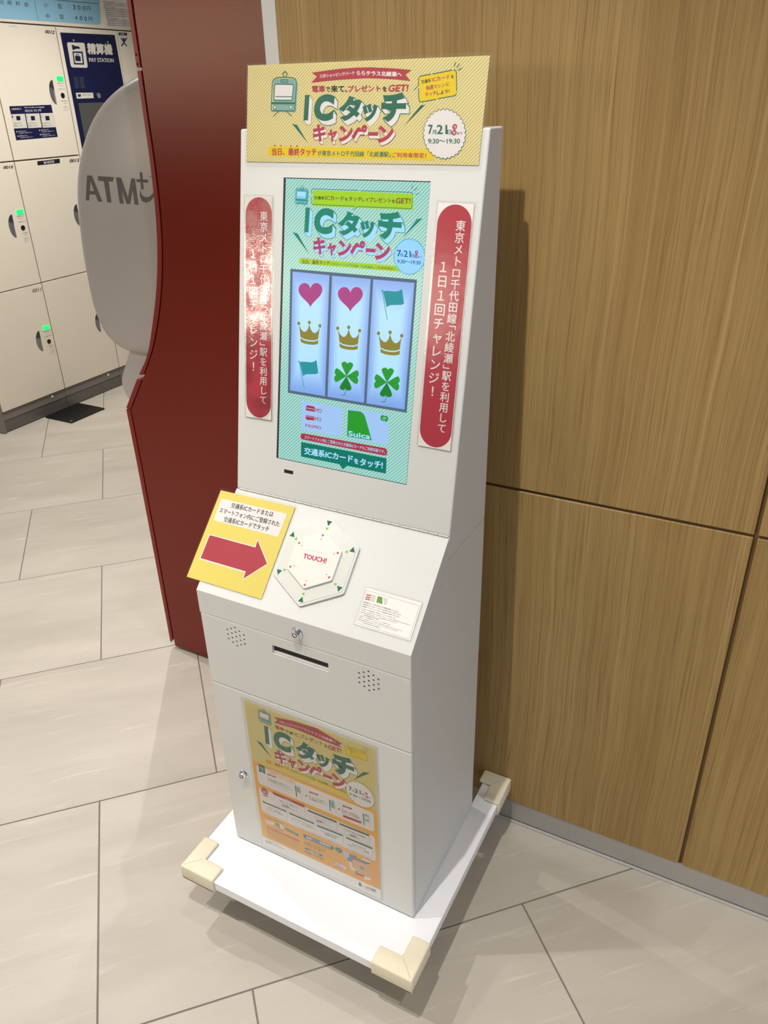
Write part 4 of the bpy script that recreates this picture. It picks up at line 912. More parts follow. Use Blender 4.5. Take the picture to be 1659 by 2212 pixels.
def tile_mat():
    m = bpy.data.materials.new('stone_look_porcelain'); m.use_nodes = True; nt = m.node_tree; P = nt.nodes['Principled BSDF']
    P.inputs['Specular IOR Level'].default_value = 0.5
    tc = nt.nodes.new('ShaderNodeTexCoord'); oi = nt.nodes.new('ShaderNodeObjectInfo')
    off = nt.nodes.new('ShaderNodeVectorMath'); off.operation = 'SCALE'; off.inputs[0].default_value = (31, 17, 0); nt.links.new(oi.outputs['Random'], off.inputs['Scale'])
    ad = nt.nodes.new('ShaderNodeVectorMath'); ad.operation = 'ADD'; nt.links.new(tc.outputs['Object'], ad.inputs[0]); nt.links.new(off.outputs[0], ad.inputs[1])
    def nz(sx, sy, detail, dist=0.0, rough=0.55):
        mp = nt.nodes.new('ShaderNodeMapping'); mp.inputs['Scale'].default_value = (sx, sy, 1); mp.inputs['Rotation'].default_value = (0, 0, math.radians(-5)); nt.links.new(ad.outputs[0], mp.inputs['Vector'])
        n = nt.nodes.new('ShaderNodeTexNoise'); n.inputs['Scale'].default_value = 1; n.inputs['Detail'].default_value = detail; n.inputs['Distortion'].default_value = dist; n.inputs['Roughness'].default_value = rough; nt.links.new(mp.outputs[0], n.inputs['Vector'])
        return n.outputs['Fac']
    def ramp(f, lo, hi, a=0.0, b=1.0):
        r = nt.nodes.new('ShaderNodeMapRange'); r.inputs['From Min'].default_value = lo; r.inputs['From Max'].default_value = hi; r.inputs['To Min'].default_value = a; r.inputs['To Max'].default_value = b; nt.links.new(f, r.inputs['Value']); return r.outputs['Result']
    def mix(a, b, f):
        x = nt.nodes.new('ShaderNodeMix'); x.data_type = 'RGBA'
        for s, v in (('A', a), ('B', b)):
            if isinstance(v, tuple): x.inputs[s].default_value = v
            else: nt.links.new(v, x.inputs[s])
        nt.links.new(f, x.inputs['Factor']); return x.outputs['Result']
    c = mix(rgb((180, 171, 157)), rgb((197, 188, 174)), ramp(nz(1.6, 5, 4, 0.4), 0.3, 0.7))
    c = mix(c, rgb((176, 166, 151)), ramp(nz(2.2, 22, 5, 0.5), 0.55, 0.8, 0, 0.6))
    c = mix(c, rgb((232, 224, 210)), ramp(nz(3.0, 40, 6, 0.8, 0.7), 0.58, 0.74, 0, 0.5))
    c = mix(c, rgb((164, 154, 140)), ramp(nz(260, 330, 2), 0.55, 0.85, 0, 0.45))
    nt.links.new(c, P.inputs['Base Color'])
    nt.links.new(ramp(nz(5, 12, 3), 0.3, 0.7, 0.40, 0.52), P.inputs['Roughness'])
    bp = nt.nodes.new('ShaderNodeBump'); bp.inputs['Strength'].default_value = 0.12; bp.inputs['Distance'].default_value = 0.001; nt.links.new(nz(40, 120, 4), bp.inputs['Height']); nt.links.new(bp.outputs['Normal'], P.inputs['Normal'])
    return m
M_TILE = tile_mat()
M_GROUT = mat('grey_grout', (128, 116, 108), 0.85, vary=0.1, vscale=30)
# ------------------------------------------------------------------ object helpers
def new_obj(name, me, parent=None, m=None):
    o = bpy.data.objects.new(name, me); COL.objects.link(o)
    if parent is not None: o.parent = parent
    if m is not None and me is not None: me.materials.append(m)
    return o
def tag(o, label=None, cat=None, group=None, kind=None):
    if label: o['label'] = label
    if cat: o['category'] = cat
    if group: o['group'] = group
    if kind: o['kind'] = kind
    return o
def thing(name, label, cat, loc=(0, 0, 0), group=None):
    o = bpy.data.objects.new(name, None); COL.objects.link(o); o.location = loc; o.empty_display_size = 0.05
    PLACED.append(o)
    return tag(o, label, cat, group)
PLACED = []
def part(name, me, parent, m, label=None):
    """child mesh whose vertices are given in world space: move them into the parent's space"""
    o = new_obj(name, me, parent, m)
    p = parent; t = Vector((0, 0, 0))
    while p is not None: t += p.location; p = p.parent
    if t.length > 0: me.transform(Matrix.Translation(-t))
    if label: o['label'] = label
    return o
def mesh_bm(name, bm):
    me = bpy.data.meshes.new(name); bmesh.ops.recalc_face_normals(bm, faces=bm.faces); bm.to_mesh(me); bm.free(); return me
def box(name, x0, x1, y0, y1, z0, z1, bevel=0.0, seg=2):
    bm = bmesh.new()
    v = [bm.verts.new((x, y, z)) for x in (x0, x1) for y in (y0, y1) for z in (z0, z1)]
    for f in ((0, 1, 3, 2), (4, 6, 7, 5), (0, 4, 5, 1), (2, 3, 7, 6), (0, 2, 6, 4), (1, 5, 7, 3)): bm.faces.new([v[i] for i in f])
    if bevel > 0: bmesh.ops.bevel(bm, geom=list(bm.edges), offset=bevel, segments=seg, affect='EDGES', profile=0.5)
    return mesh_bm(name, bm)
def prism(name, pts, fn, d0, d1, bevel=0.0, seg=2, bevel_all=True, sharp=None):
    """polygon pts (2D) mapped by fn(p, depth) to 3D and extruded from d0 to d1"""
    bm = bmesh.new()
    a = [bm.verts.new(fn(p, d0)) for p in pts]; b = [bm.verts.new(fn(p, d1)) for p in pts]; n = len(pts)
    bm.faces.new(a); bm.faces.new(b[::-1])
    for i in range(n): bm.faces.new((a[i], b[i], b[(i + 1) % n], a[(i + 1) % n]))
    bmesh.ops.recalc_face_normals(bm, faces=bm.faces)
    if bevel > 0:
        es = list(bm.edges) if bevel_all else [e for e in bm.edges if any(len(f.verts) > 4 for f in e.link_faces)]
        if sharp: es = [e for e in es if not all(sharp(v.co) for v in e.verts)]   # lower edges that sit on the next part stay sharp
        bmesh.ops.bevel(bm, geom=es, offset=bevel, segments=seg, affect='EDGES', profile=0.5, clamp_overlap=True)
    return mesh_bm(name, bm)
def lathe(name, prof, center, axis, n=32):
    """prof: list of (radius, height along axis)"""
    ax = Vector(axis).normalized(); t = Vector((0, 0, 1)) if abs(ax.z) < 0.9 else Vector((1, 0, 0)); u = ax.cross(t).normalized(); v = ax.cross(u)
    bm = bmesh.new(); rings = []
    for r, h in prof:
        rings.append([bm.verts.new(Vector(center) + ax * h + (u * math.cos(2 * math.pi * i / n) + v * math.sin(2 * math.pi * i / n)) * max(r, 1e-5)) for i in range(n)])
    for k in range(len(rings) - 1):
        for i in range(n): bm.faces.new((rings[k][i], rings[k][(i + 1) % n], rings[k + 1][(i + 1) % n], rings[k + 1][i]))
    bm.faces.new(rings[0][::-1]); bm.faces.new(rings[-1])
    me = mesh_bm(name, bm)
    return me
def smooth(me, ang=40):
    for p in me.polygons: p.use_smooth = True
    me.set_sharp_from_angle(angle=math.radians(ang))
    return me
def boolean_cut(o, cutter_me):
    c = bpy.data.objects.new('cut', cutter_me); COL.objects.link(c)
    md = o.modifiers.new('cut', 'BOOLEAN'); md.object = c; md.operation = 'DIFFERENCE'; md.solver = 'EXACT'
    c.matrix_world = o.matrix_world if o.parent is None else Matrix.Translation(o.parent.location)
    bpy.context.view_layer.update()
    dg = bpy.context.evaluated_depsgraph_get(); me = bpy.data.meshes.new_from_object(o.evaluated_get(dg))
    o.modifiers.clear(); old = o.data; o.data = me; bpy.data.objects.remove(c); bpy.data.meshes.remove(old)
def join_meshes(name, mes):
    bm = bmesh.new()
    for m in mes: bm.from_mesh(m)
    return mesh_bm(name, bm)
# ------------------------------------------------------------------ lettering
GLYPH = {}
def glyphs(texts):
    todo = [t for t in texts if t not in GLYPH]
    for t, off in todo:
        c = bpy.data.curves.new('g', 'FONT'); c.body = t; c.size = 1; c.offset = off; c.resolution_u = 3 if len(t) > 2 else 8
        o = bpy.data.objects.new('g', c); COL.objects.link(o)
        dg = bpy.context.evaluated_depsgraph_get(); me = bpy.data.meshes.new_from_object(o.evaluated_get(dg))
        vs = [(v.co.x, v.co.y) for v in me.vertices]; fs = [tuple(p.vertices) for p in me.polygons]
        bpy.data.objects.remove(o); bpy.data.curves.remove(c); bpy.data.meshes.remove(me)
        GLYPH[(t, off)] = (vs, fs)
need = set()
for prt in PRINTS.values():
    for ops in prt.values():
        for o in ops:
            if o[0] == 't': need.add((o[2], 0.0))
            if o[0] == 'x':
                need.add((o[4], o[5])); need.add((o[4], o[5] + 0.022 if o[4] != 'I' else o[5]))
VERT = '東京メトロ千代田線「北綾瀬」駅を利用して１日１回チャレンジ！'
for ch in VERT: need.add((ch, 0.0))
glyphs(sorted(need))
class Printer:
    """flat print on a sheet: (u, v) in mm, each layer a hair above the last"""
    def __init__(s, name, org, U, V, N, screen=False, base=0.3, step=0.012):
        s.name = name; s.o = Vector(org); s.U = Vector(U); s.V = Vector(V); s.N = Vector(N); s.vs = []; s.fs = []; s.mi = []; s.mats = []; s.z = base; s.step = step; s.screen = screen
    def add(s, pts, faces, col, dz=0.0):
        m = ink(col, s.screen) if isinstance(col, str) else col
        if m not in s.mats: s.mats.append(m)
        k = s.mats.index(m); b = len(s.vs)
        s.vs += [s.o + (s.U * p[0] + s.V * p[1] + s.N * (s.z + dz)) * 0.001 for p in pts]
        s.fs += [tuple(b + i for i in f) for f in faces]; s.mi += [k] * len(faces)
    def poly(s, col, pts):
        s.add(pts, [tuple(range(len(pts)))], col); s.z += s.step
    def stroke(s, col, w, closed, pts):
        n = len(pts); seg = n if closed else n - 1
        for i in range(seg):
            a = Vector(pts[i]); b = Vector(pts[(i + 1) % n]); d = b - a
            if d.length < 1e-6: continue
            d.normalize(); q = Vector((-d.y, d.x)) * w / 2
            s.add([a - q, b - q, b + q, a + q], [(0, 1, 2, 3)], col)
            s.z += s.step * 0.1
        for p in pts: s.ell(col, p, w / 2, w / 2, 8)
    def ell(s, col, c, rx, ry, n=24):
        s.add([(c[0] + rx * math.cos(2 * math.pi * i / n), c[1] + ry * math.sin(2 * math.pi * i / n)) for i in range(n)], [tuple(range(n))], col); s.z += s.step * 0.2
    def ring(s, col, c, r, w, n=24):
        pts = [(c[0] + q * math.cos(2 * math.pi * i / n), c[1] + q * math.sin(2 * math.pi * i / n)) for q in (r - w / 2, r + w / 2) for i in range(n)]
        s.add(pts, [(i, (i + 1) % n, n + (i + 1) % n, n + i) for i in range(n)], col); s.z += s.step
    def rrect(s, col, x0, y0, x1, y1, r):
        P = []
        for cx, cy, a in ((x1 - r, y1 - r, 0), (x0 + r, y1 - r, 90), (x0 + r, y0 + r, 180), (x1 - r, y0 + r, 270)):
            for k in range(7): t = math.radians(a + 15 * k); P.append((cx + r * math.cos(t), cy + r * math.sin(t)))
        s.poly(col, P)
    def fit(s, key, shear, bl, br, tl):
        vs, fs = GLYPH[key]
        P = [(x + shear * y, y) for x, y in vs]
        x0 = min(p[0] for p in P); x1 = max(p[0] for p in P); y0 = min(p[1] for p in P); y1 = max(p[1] for p in P)
        ex = Vector(br) - Vector(bl); ey = Vector(tl) - Vector(bl)
        f = lambda p: Vector(bl) + ex * ((p[0] - x0) / max(x1 - x0, 1e-6)) + ey * ((p[1] - y0) / max(y1 - y0, 1e-6))
        return f, ex.length / max(x1 - x0, 1e-6)
    def text(s, col, t, bold, shear, bl, br, tl):
        key = (t, 0.0); vs, fs = GLYPH[key]; f, em = s.fit(key, shear, bl, br, tl)
        if not vs: return
        P = [f((x + shear * y, y)) for x, y in vs]
        d = 0.013 * bold * em * (1.0 if len(t) > 1 else 1.0)
        offs = [(0, 0)] if bold == 0 else ([(-d, 0), (0, 0), (d, 0)] if bold == 1 else [(-d, 0), (0, 0), (d, 0), (0, d * .7), (0, -d * .7)])
        if bold >= 3: offs += [(-d * .5, -d * .5), (d * .5, d * .5), (d * .5, -d * .5), (-d * .5, d * .5)]
        for k, (a, b) in enumerate(offs): s.add([(p.x + a, p.y + b) for p in P], fs, col, k * 0.0015)
        s.z += s.step * 1.5
    def block(s, face, side, edge, t, off, shear, bl, br, tl, sh):
        f, em = s.fit((t, off), shear, bl, br, tl)
        def P(key): return [f((x + shear * y, y)) for x, y in GLYPH[key][0]]
        if t == 'I':
            F = [Vector(bl) + (Vector(br) - Vector(bl)) * a + (Vector(tl) - Vector(bl)) * b for a, b in ((0, 0), (0.74, 0), (1, 1), (0.27, 1))]; E = F; ff = fe = [(0, 1, 2, 3)]
            c = sum(F, Vector((0, 0))) / 4; E = [c + (p - c) * 1.0 + (p - c).normalized() * em * 0.0 + Vector((0.5 if p.x > c.x else -0.5, 0.5 if p.y > c.y else -0.5)) for p in F]
        else:
            F = P((t, off)); ff = GLYPH[(t, off)][1]; E = P((t, off + 0.022)); fe = GLYPH[(t, off + 0.022)][1]
        n = 9
        for k in range(n, -1, -1): s.add([(p[0] + sh[0] * k / n, p[1] + sh[1] * k / n) for p in E], fe, edge, (n - k) * 0.0012)
        s.z += 0.02
        for k in range(n, 0, -1): s.add([(p[0] + sh[0] * k / n, p[1] + sh[1] * k / n) for p in F], ff, side, (n - k) * 0.0012)
        s.z += 0.02
        s.add(F, ff, face); s.z += s.step
    def badge(s, fill, edge, c, pl, pt, w):
        ex = Vector(pl) - Vector(c); ey = Vector(pt) - Vector(c); n = 240
        def R(k): return [Vector(c) + (ex * math.cos(2 * math.pi * i / n) + ey * math.sin(2 * math.pi * i / n)) * (1 + k + 0.03 * math.sin(30 * 2 * math.pi * i / n)) for i in range(n)]
        s.poly(fill, R(0)); q = w / 2 / ex.length
        a, b = R(-q), R(q); s.add(a + b, [(i, (i + 1) % n, n + (i + 1) % n, n + i) for i in range(n)], edge); s.z += s.step
    def run(s, ops):
        for o in ops:
            k = o[0]
            if k == 'p': s.poly(o[1], o[2])
            elif k == 's': s.stroke(o[1], o[2], o[3], o[4])
            elif k == 'e': s.ell(o[1], o[2], o[3], o[4])
            elif k == 'o': s.ring(o[1], o[2], o[3], o[4])
            elif k == 't': s.text(o[1], o[2], o[3], o[4], o[5], o[6], o[7])
            elif k == 'x': s.block(*o[1:])
            elif k == 'r': s.rrect(*o[1:])
            elif k == 'b': s.badge(*o[1:])
        return s
    def build(s, parent, offset=(0, 0, 0)):
        me = bpy.data.meshes.new(s.name); me.from_pydata([tuple(v) for v in s.vs], [], s.fs)
        for m in s.mats: me.materials.append(m)
        me.polygons.foreach_set('material_index', s.mi)
        p = parent; t = Vector((0, 0, 0))
        while p is not None: t += p.location; p = p.parent
        me.transform(Matrix.Translation(-t)); me.update()
        return new_obj(s.name, me, parent)
def sheet_mesh(name, fr, pts, z0, z1):
    """thin sheet in frame fr=(org,U,V,N), pts in mm, with a UV map in mm"""
    o, U, V, N = [Vector(a) for a in fr]
    bm = bmesh.new(); n = len(pts)
    a = [bm.verts.new(o + (U * p[0] + V * p[1] + N * z0) * .001) for p in pts]; b = [bm.verts.new(o + (U * p[0] + V * p[1] + N * z1) * .001) for p in pts]
    uv = bm.loops.layers.uv.new('mm'); q = {}
    for i, p in enumerate(pts): q[a[i]] = p; q[b[i]] = p
    bm.faces.new(b); bm.faces.new(a[::-1])
    for i in range(n): bm.faces.new((a[i], a[(i + 1) % n], b[(i + 1) % n], b[i]))
    for f in bm.faces:
        for l in f.loops: l[uv].uv = q[l.vert]
    me = bpy.data.meshes.new(name); bm.to_mesh(me); bm.free(); return me
def rr(x0, y0, x1, y1, r, k=5, rot=0.0):
    P = []
    for cx, cy, a in ((x1 - r, y1 - r, 0), (x0 + r, y1 - r, 90), (x0 + r, y0 + r, 180), (x1 - r, y0 + r, 270)):
        for j in range(k + 1): t = math.radians(a + 90 * j / k); P.append((cx + r * math.cos(t), cy + r * math.sin(t)))
    if rot:
        mx, my = (x0 + x1) / 2, (y0 + y1) / 2; c, s_ = math.cos(rot), math.sin(rot)
        P = [(mx + (x - mx) * c - (y - my) * s_, my + (x - mx) * s_ + (y - my) * c) for x, y in P]
    return P
# ------------------------------------------------------------------ setting: floor
ANG = 0.7889; TL_, TH_ = 0.596, 0.600; U0, V0 = -0.1939, -0.4138; GAP = 0.0034
floor = tag(new_obj('floor', box('floor', -9.2, 4.2, -7, 5.0, -0.05, -0.0022), None, M_GROUT), kind='structure')
ca, sa = math.cos(ANG), math.sin(ANG)
def clip_y(poly):   # keep the side y <= 0.0 in front of the panelled wall (x > 0.25)
    return poly
def tile_shape(w_, h_):
    return box('floor_tile', -w_ / 2 + GAP / 2, w_ / 2 - GAP / 2, -h_ / 2 + GAP / 2, h_ / 2 - GAP / 2, -0.009, 0.0, 0.0008, 1)
TILE = tile_shape(TL_, TH_); TILE.materials.append(M_TILE)
rest = []
cand = []
for r in range(-18, 20):
    for q in range(-26, 24):
        u = (q + 0.5) * TL_ + (TL_ / 2 if r % 2 == 0 else 0.0); v = (r + 0.5) * TH_
        x = U0 + ca * u - sa * v; y = V0 + sa * u + ca * v
        if not (-8.8 < x < 3.9 and -6.6 < y < 4.6): continue
        if (x > 0.65 and y > 0.43) or (x < -3.0 and y > 0.9): continue
        cand.append((x, y))
cand.sort(key=lambda p: (p[0] + 0.5) ** 2 + (p[1] - 0.2) ** 2)
for i, (x, y) in enumerate(cand):
    if i < 290:
        o = bpy.data.objects.new('floor_tile', TILE); COL.objects.link(o); o.parent = floor; o.location = (x, y, 0); o.rotation_euler = (0, 0, ANG)
    else: rest.append((x, y))
if rest:
    mes = []
    for x, y in rest:
        m_ = TILE.copy(); m_.transform(Matrix.Translation((x, y, 0)) @ Matrix.Rotation(ANG, 4, 'Z')); mes.append(m_)
    fo = join_meshes('outer_floor_tiles', mes); fo.materials.clear(); fo.materials.append(M_TILE)
    f_ = new_obj('outer_floor_tiles', fo, floor); f_['kind'] = 'stuff'
# ------------------------------------------------------------------ setting: walls
wall = tag(new_obj('wall_back', box('wall_back', 0.248, 4.0, 0.0062, 0.30, 0.0, 2.75), None, mat('dark_wall_core', (112, 84, 44), 0.7)), kind='structure')
for x0, x1 in ((0.248, 1.1485), (1.1555, 2.056), (2.063, 2.963), (2.970, 3.87)):
    for z0, z1 in ((0.0635, 0.8955), (0.9015, 2.4), (2.406, 2.75)):
        new_obj('wood_panel', box('wood_panel', x0, x1, 0.0, 0.006, z0, z1, 0.0012, 1), wall, M_WOOD)
tag(new_obj('baseboard_back', box('baseboard_back', 0.249, 4.0, 0.0020, 0.0060, 0.0035, 0.0628, 0.0006, 1), None, M_STEEL), kind='structure')
tag(new_obj('trim_1', box('trim_1', 0.249, 4.0, -0.006, 0.0018, 0.0003, 0.0032, 0.001, 1), None, mat('grey_sealant', (178, 174, 168), 0.5)), kind='structure')
tag(new_obj('wall_left', box('wall_left', 0.219, 0.2475, 0.0, 1.4, 0.0, 2.75, 0.001, 1), None, M_WALLW), kind='structure')
tag(new_obj('wall_far', box('wall_far', -3.4, 0.4, 4.2, 4.3, 0.0, 2.75), None, M_WALLW), kind='structure')
tag(new_obj('wall_lockers', box('wall_lockers', -3.25, -3.15, 1.0, 4.2, 0.0, 2.75), None, M_WALLW), kind='structure')
tag(new_obj('wall_corner', box('wall_corner', -9.1, -3.25, 1.0, 1.1, 0.0, 2.75), None, M_WALLG), kind='structure')
tag(new_obj('wall_side', box('wall_side', 4.0, 4.1, -6.6, 0.3, 0.0, 2.75), None, M_WALLG), kind='structure')
tag(new_obj('wall_west', box('wall_west', -9.1, -9.0, -6.6, 1.1, 0.0, 2.75), None, M_WALLG), kind='structure')
tag(new_obj('wall_front', box('wall_front', -9.1, 4.1, -6.7, -6.6, 0.0, 2.75), None, M_WALLG), kind='structure')
tag(new_obj('ceiling', box('ceiling', -9.1, 4.1, -6.7, 4.3, 2.75, 2.85), None, M_CEIL), kind='structure')
# lit shop windows across the hall, high enough to be mirrored in the red paint and the laminate films
M_SHOP = mat('lit_shop_interior', (255, 244, 226), 0.5, vary=0, emit=((255, 242, 222), SHOP))
for i in range(4):
    xa = -8.7 + i * 1.72
    wn = tag(new_obj('window_%d' % (i + 1), join_meshes('window', [box('f', xa - 0.03, xa, -6.6, -6.55, 0.9, 2.66), box('f', xa + 1.66, xa + 1.69, -6.6, -6.55, 0.9, 2.66), box('f', xa, xa + 1.66, -6.6, -6.55, 0.9, 0.94), box('f', xa, xa + 1.66, -6.6, -6.55, 2.62, 2.66), box('f', xa, xa + 1.66, -6.6, -6.55, 1.73, 1.76)]), None, M_STEEL), kind='structure')
    new_obj('window_pane', box('window_pane', xa + 0.005, xa + 1.655, -6.598, -6.585, 1.765, 2.615), wn, M_SHOP)
    new_obj('window_base', box('window_base', xa + 0.005, xa + 1.655, -6.598, -6.585, 0.945, 1.725), wn, mat('dark_counter_panel', (60, 48, 40), 0.5))
# unseen entrance added in the right hall wall, glowing panes fill the kiosk side
for i in range(2):
    ya = -2.75 + i * 1.02
    dr = tag(new_obj('door_%d' % (i + 1), join_meshes('door', [box('f', 3.94, 3.998, ya, ya + 0.05, 0.0, 2.35), box('f', 3.94, 3.998, ya + 0.95, ya + 1.0, 0.0, 2.35), box('f', 3.94, 3.998, ya + 0.05, ya + 0.95, 2.29, 2.35), box('f', 3.94, 3.998, ya + 0.05, ya + 0.95, 0.0, 0.08)]), None, M_STEEL), kind='structure')
    new_obj('door_pane', box('door_pane', 3.975, 3.985, ya + 0.055, ya + 0.945, 0.085, 2.285), dr, mat('side_fill_glow', (200, 224, 255), 0.3, vary=0, emit=((206, 226, 255), SIDE_FILL)))
# recessed downlights in the ceiling behind and above the camera
WHERE = ['in front of the kiosk', 'in front of the red machine surround', 'directly above the kiosk close to the wood wall', 'in front of the wood wall right of the kiosk', 'to the right behind the camera', 'straight behind the camera', 'in front of the navy pay station nearest the hall', 'above the floor plate by the lockers', 'far out in the hall towards the shop windows']
for i, (x, y, pw, beam) in enumerate(DOWNLIGHTS):
    t = thing('ceiling_downlight', 'round recessed white ceiling downlight ' + WHERE[i], 'light', (x, y, 2.75), 'recessed downlights in the ceiling')
    bm = bmesh.new(); n = 32
    prof = [(0.062, -0.001), (0.074, -0.001), (0.074, -0.006), (0.058, -0.006), (0.052, -0.001)]
    rg = [[bm.verts.new((x + r * math.cos(2 * math.pi * k / n), y + r * math.sin(2 * math.pi * k / n), 2.75 + h)) for k in range(n)] for r, h in prof]
    for a in range(len(rg)):
        b = (a + 1) % len(rg)
        for k in range(n): bm.faces.new((rg[a][k], rg[a][(k + 1) % n], rg[b][(k + 1) % n], rg[b][k]))
    part('ring', smooth(mesh_bm('ring', bm)), t, M_WALLW)
    part('lamp', lathe('lamp', [(0.050, -0.002), (0.050, -0.0008)], (x, y, 2.75), (0, 0, 1)), t, mat('lamp_glow', (255, 240, 215), 0.5, vary=0, emit=((255, 240, 215), 6.0)))
    d = bpy.data.lights.new('downlight_lamp', 'SPOT'); d.energy = pw * 13.0; d.color = (1.0, 0.985, 0.96); d.shadow_soft_size = 0.012; d.spot_size = math.radians(beam); d.spot_blend = 0.7
    o = bpy.data.objects.new('downlight_lamp', d); COL.objects.link(o); o.parent = t; o.location = (0, 0, -0.012)
# ------------------------------------------------------------------ touch kiosk
X0, X1 = 0.2679, 0.7038
YF, YB, YH, ZH = -0.4237, -0.1119, -0.2768, 0.9321
YTF, YTB, ZT = -0.1567, -0.1040, 1.5337
fx = lambda p, d: (d, p[0], p[1])            # side profile (y, z) extruded along x
kiosk = thing('touch_kiosk', 'tall white metal touch kiosk with slanted console and lit upright screen', 'kiosk', (0.486, -0.27, 0.13))
A_ = Vector((X0, YH, ZH)); T_ = Vector((X0, YTF, ZT)); VV = (T_ - A_).normalized(); UU = Vector((1, 0, 0)); NN = UU.cross(VV)
if NN.y > 0: NN = -NN
PF = (A_, UU, VV, NN)
L_ = Vector((X0, YF, 0.7893)); CV = (A_ - L_).normalized(); CN = UU.cross(CV)
if CN.z < 0: CN = -CN
CF = (L_, UU, CV, CN)
FF = (Vector((X0, YF, 0)), UU, Vector((0, 0, 1)), Vector((0, -1, 0)))
part('base_cabinet', box('base_cabinet', X0 + 0.0005, X1 - 0.0006, YF + 0.0142, YB, 0.1305, 0.5769, 0.0022, 3), kiosk, M_WHITE)
part('cabinet_door', box('cabinet_door', X0, X1, YF, YF + 0.0115, 0.1335, 0.5766, 0.003, 3), kiosk, M_WHITE, 'lower front door carrying the poster')
mid = part('middle_cabinet', prism('middle_cabinet', [(YF, 0.5787), (YB, 0.5787), (YB, 0.8878), (YH + 0.003, 0.8878), (YF, 0.7391)], fx, X0, X1, 0.0028, 3, sharp=lambda c: c.z < 0.5792), kiosk, M_WHITE)
lid = part('console_lid', prism('console_lid', [(YF, 0.7410), (YF, 0.7893), (YH - 0.0006, 0.9300), (YH - 0.0006, 0.8902), (YF + 0.0005, 0.7406)], fx, X0, X1, 0.0028, 3, sharp=lambda c: c.z < 0.7415 or (c.z < 0.891 and c.y > YH - 0.001)), kiosk, M_WHITE)
top = part('upper_cabinet', prism('upper_cabinet', [(YH + 0.001, 0.8894), (YB, 0.8894), (YTB, ZT), (YTF, ZT), (YH + 0.001, ZH)], fx, X0, X1, 0.0028, 3, sharp=lambda c: c.z < 0.8897), kiosk, M_WHITE)
def frame_box(fr, u0, u1, v0, v1, n0, n1, bevel=0):
    o, U, V, N = fr
    return prism('b', [(u0, v0), (u1, v0), (u1, v1), (u0, v1)], lambda p, d: o + (U * p[0] + V * p[1] + N * d) * .001, n0, n1, bevel)
bpy.context.view_layer.update()
def cut(o, me):
    me.transform(Matrix.Translation(-kiosk.location)); boolean_cut(o, me)
cut(top, join_meshes('c', [frame_box(PF, 87.5, 350.3, 72.0, 541.8, -9, 8), frame_box(PF, 105.0, 124.8, 47.6, 54.4, -6, 6)]))
holes = []; hole_plugs = []
for cx in (79.0, 356.3):
    for a, n in zip((-2, -1, 0, 1, 2), (3, 4, 5, 4, 3)):
        for k in range(n):
            c = (X0 + (cx + a * 9.25) * .001, YF, (708.4 + (k - (n - 1) / 2) * 10.25) * .001)
            holes.append(lathe('h', [(0.0021, -0.009), (0.0021, 0.004)], c, (0, -1, 0), 14)); hole_plugs.append(lathe('h', [(0.00207, -0.0088), (0.00207, -0.0012)], c, (0, -1, 0), 12))
cut(mid, join_meshes('c', [frame_box(FF, 159.3, 276.8, 698.5, 717.6, -60, 5)] + holes))
for gi in (0, 19): part('speaker_hole_shade', join_meshes('speaker_hole_shade', hole_plugs[gi:gi + 19]), kiosk, mat('hole_shade_black', (8, 8, 8), 0.8, vary=0.02), 'black plugs imitating shade in the speaker holes')  # black plugs just below the surface paint the shade of the holes
# card slot: dark block standing in for the shade inside, white lower lip
part('slot_shade', frame_box(FF, 159.8, 276.3, 703.6, 717.4, -56, -6), kiosk, M_DARK, 'dark block imitating the shade inside the ticket slot')
part('slot_lip', frame_box(FF, 159.8, 276.3, 699.0, 703.0, -50, -2.0, 0.0006), kiosk, M_WHITE, 'white lip of the ticket slot')
# screen
part('screen_bezel', frame_box(PF, 88.0, 349.8, 72.5, 541.3, -8.8, -1.7), kiosk, M_BLACK, 'black screen edge')
scr_me = sheet_mesh('screen', PF, [(91.3, 73.2), (349.4, 73.2), (349.4, 540.6), (91.3, 540.6)], -1.65, -1.5)
scr = part('screen', scr_me, kiosk, stripe_mat('lit_stripes', (156, 218, 252), (140, 184, 120), 6.1, 0.5, emit=1.0, rough=0.2, ratio=1.02), 'lit upright screen showing three slot reels')
nm = {'shard2': 'shard', 'heart2': 'heart', 'crown2': 'crown', 'crown3': 'crown', 'flag2': 'flag', 'clover2': 'clover', 'ticket_card2': 'ticket_card', 'reel0': 'reel', 'reel1': 'reel', 'reel2': 'reel'}
zz = -5.9
order = ['reel_frame', 'reel0', 'reel1', 'reel2', 'heart', 'heart2', 'crown', 'crown2', 'crown3', 'flag', 'flag2', 'clover', 'clover2', 'speech_bubble', 'train_drawing', 'title', 'shard', 'shard2', 'banner', 'date_badge', 'ticket_card', 'ticket_card2', 'caption']
base_z = {'reel_frame': -1.42, 'reel0': -1.39, 'reel1': -1.39, 'reel2': -1.39}
for k in order:
    pr = Printer(nm.get(k, k), *PF, screen=True, base=base_z.get(k, -1.34 if k not in ('date_badge', 'banner') else (-1.0 if k == 'date_badge' else -1.3)), step=0.006)
    pr.run(PRINTS['screen'][k]).build(scr)
part('sensor_window', frame_box(PF, 105.3, 124.5, 47.9, 54.1, -5.5, -1.5), kiosk, M_BLACK, 'small black sensor window under the screen')
# piano hinge
hm = [frame_box(CF, 4, 432, 204.0, 205.3, -1.2, 0.5)]
part('hinge_strip', join_meshes('hinge_strip', hm), kiosk, mat('hinge_grey', (120, 118, 112), 0.5), 'thin grey piano hinge')
kn = []
for i in range(24):
    kn.append(lathe('k', [(0.0013, 0.0), (0.0013, 0.0168)], (X0 + 0.008 + i * 0.0178, YH - 0.0016, ZH - 0.0002), (1, 0, 0), 8))
part('hinge_knuckles', join_meshes('hinge_knuckles', kn), kiosk, M_WHITE)['kind'] = 'stuff'
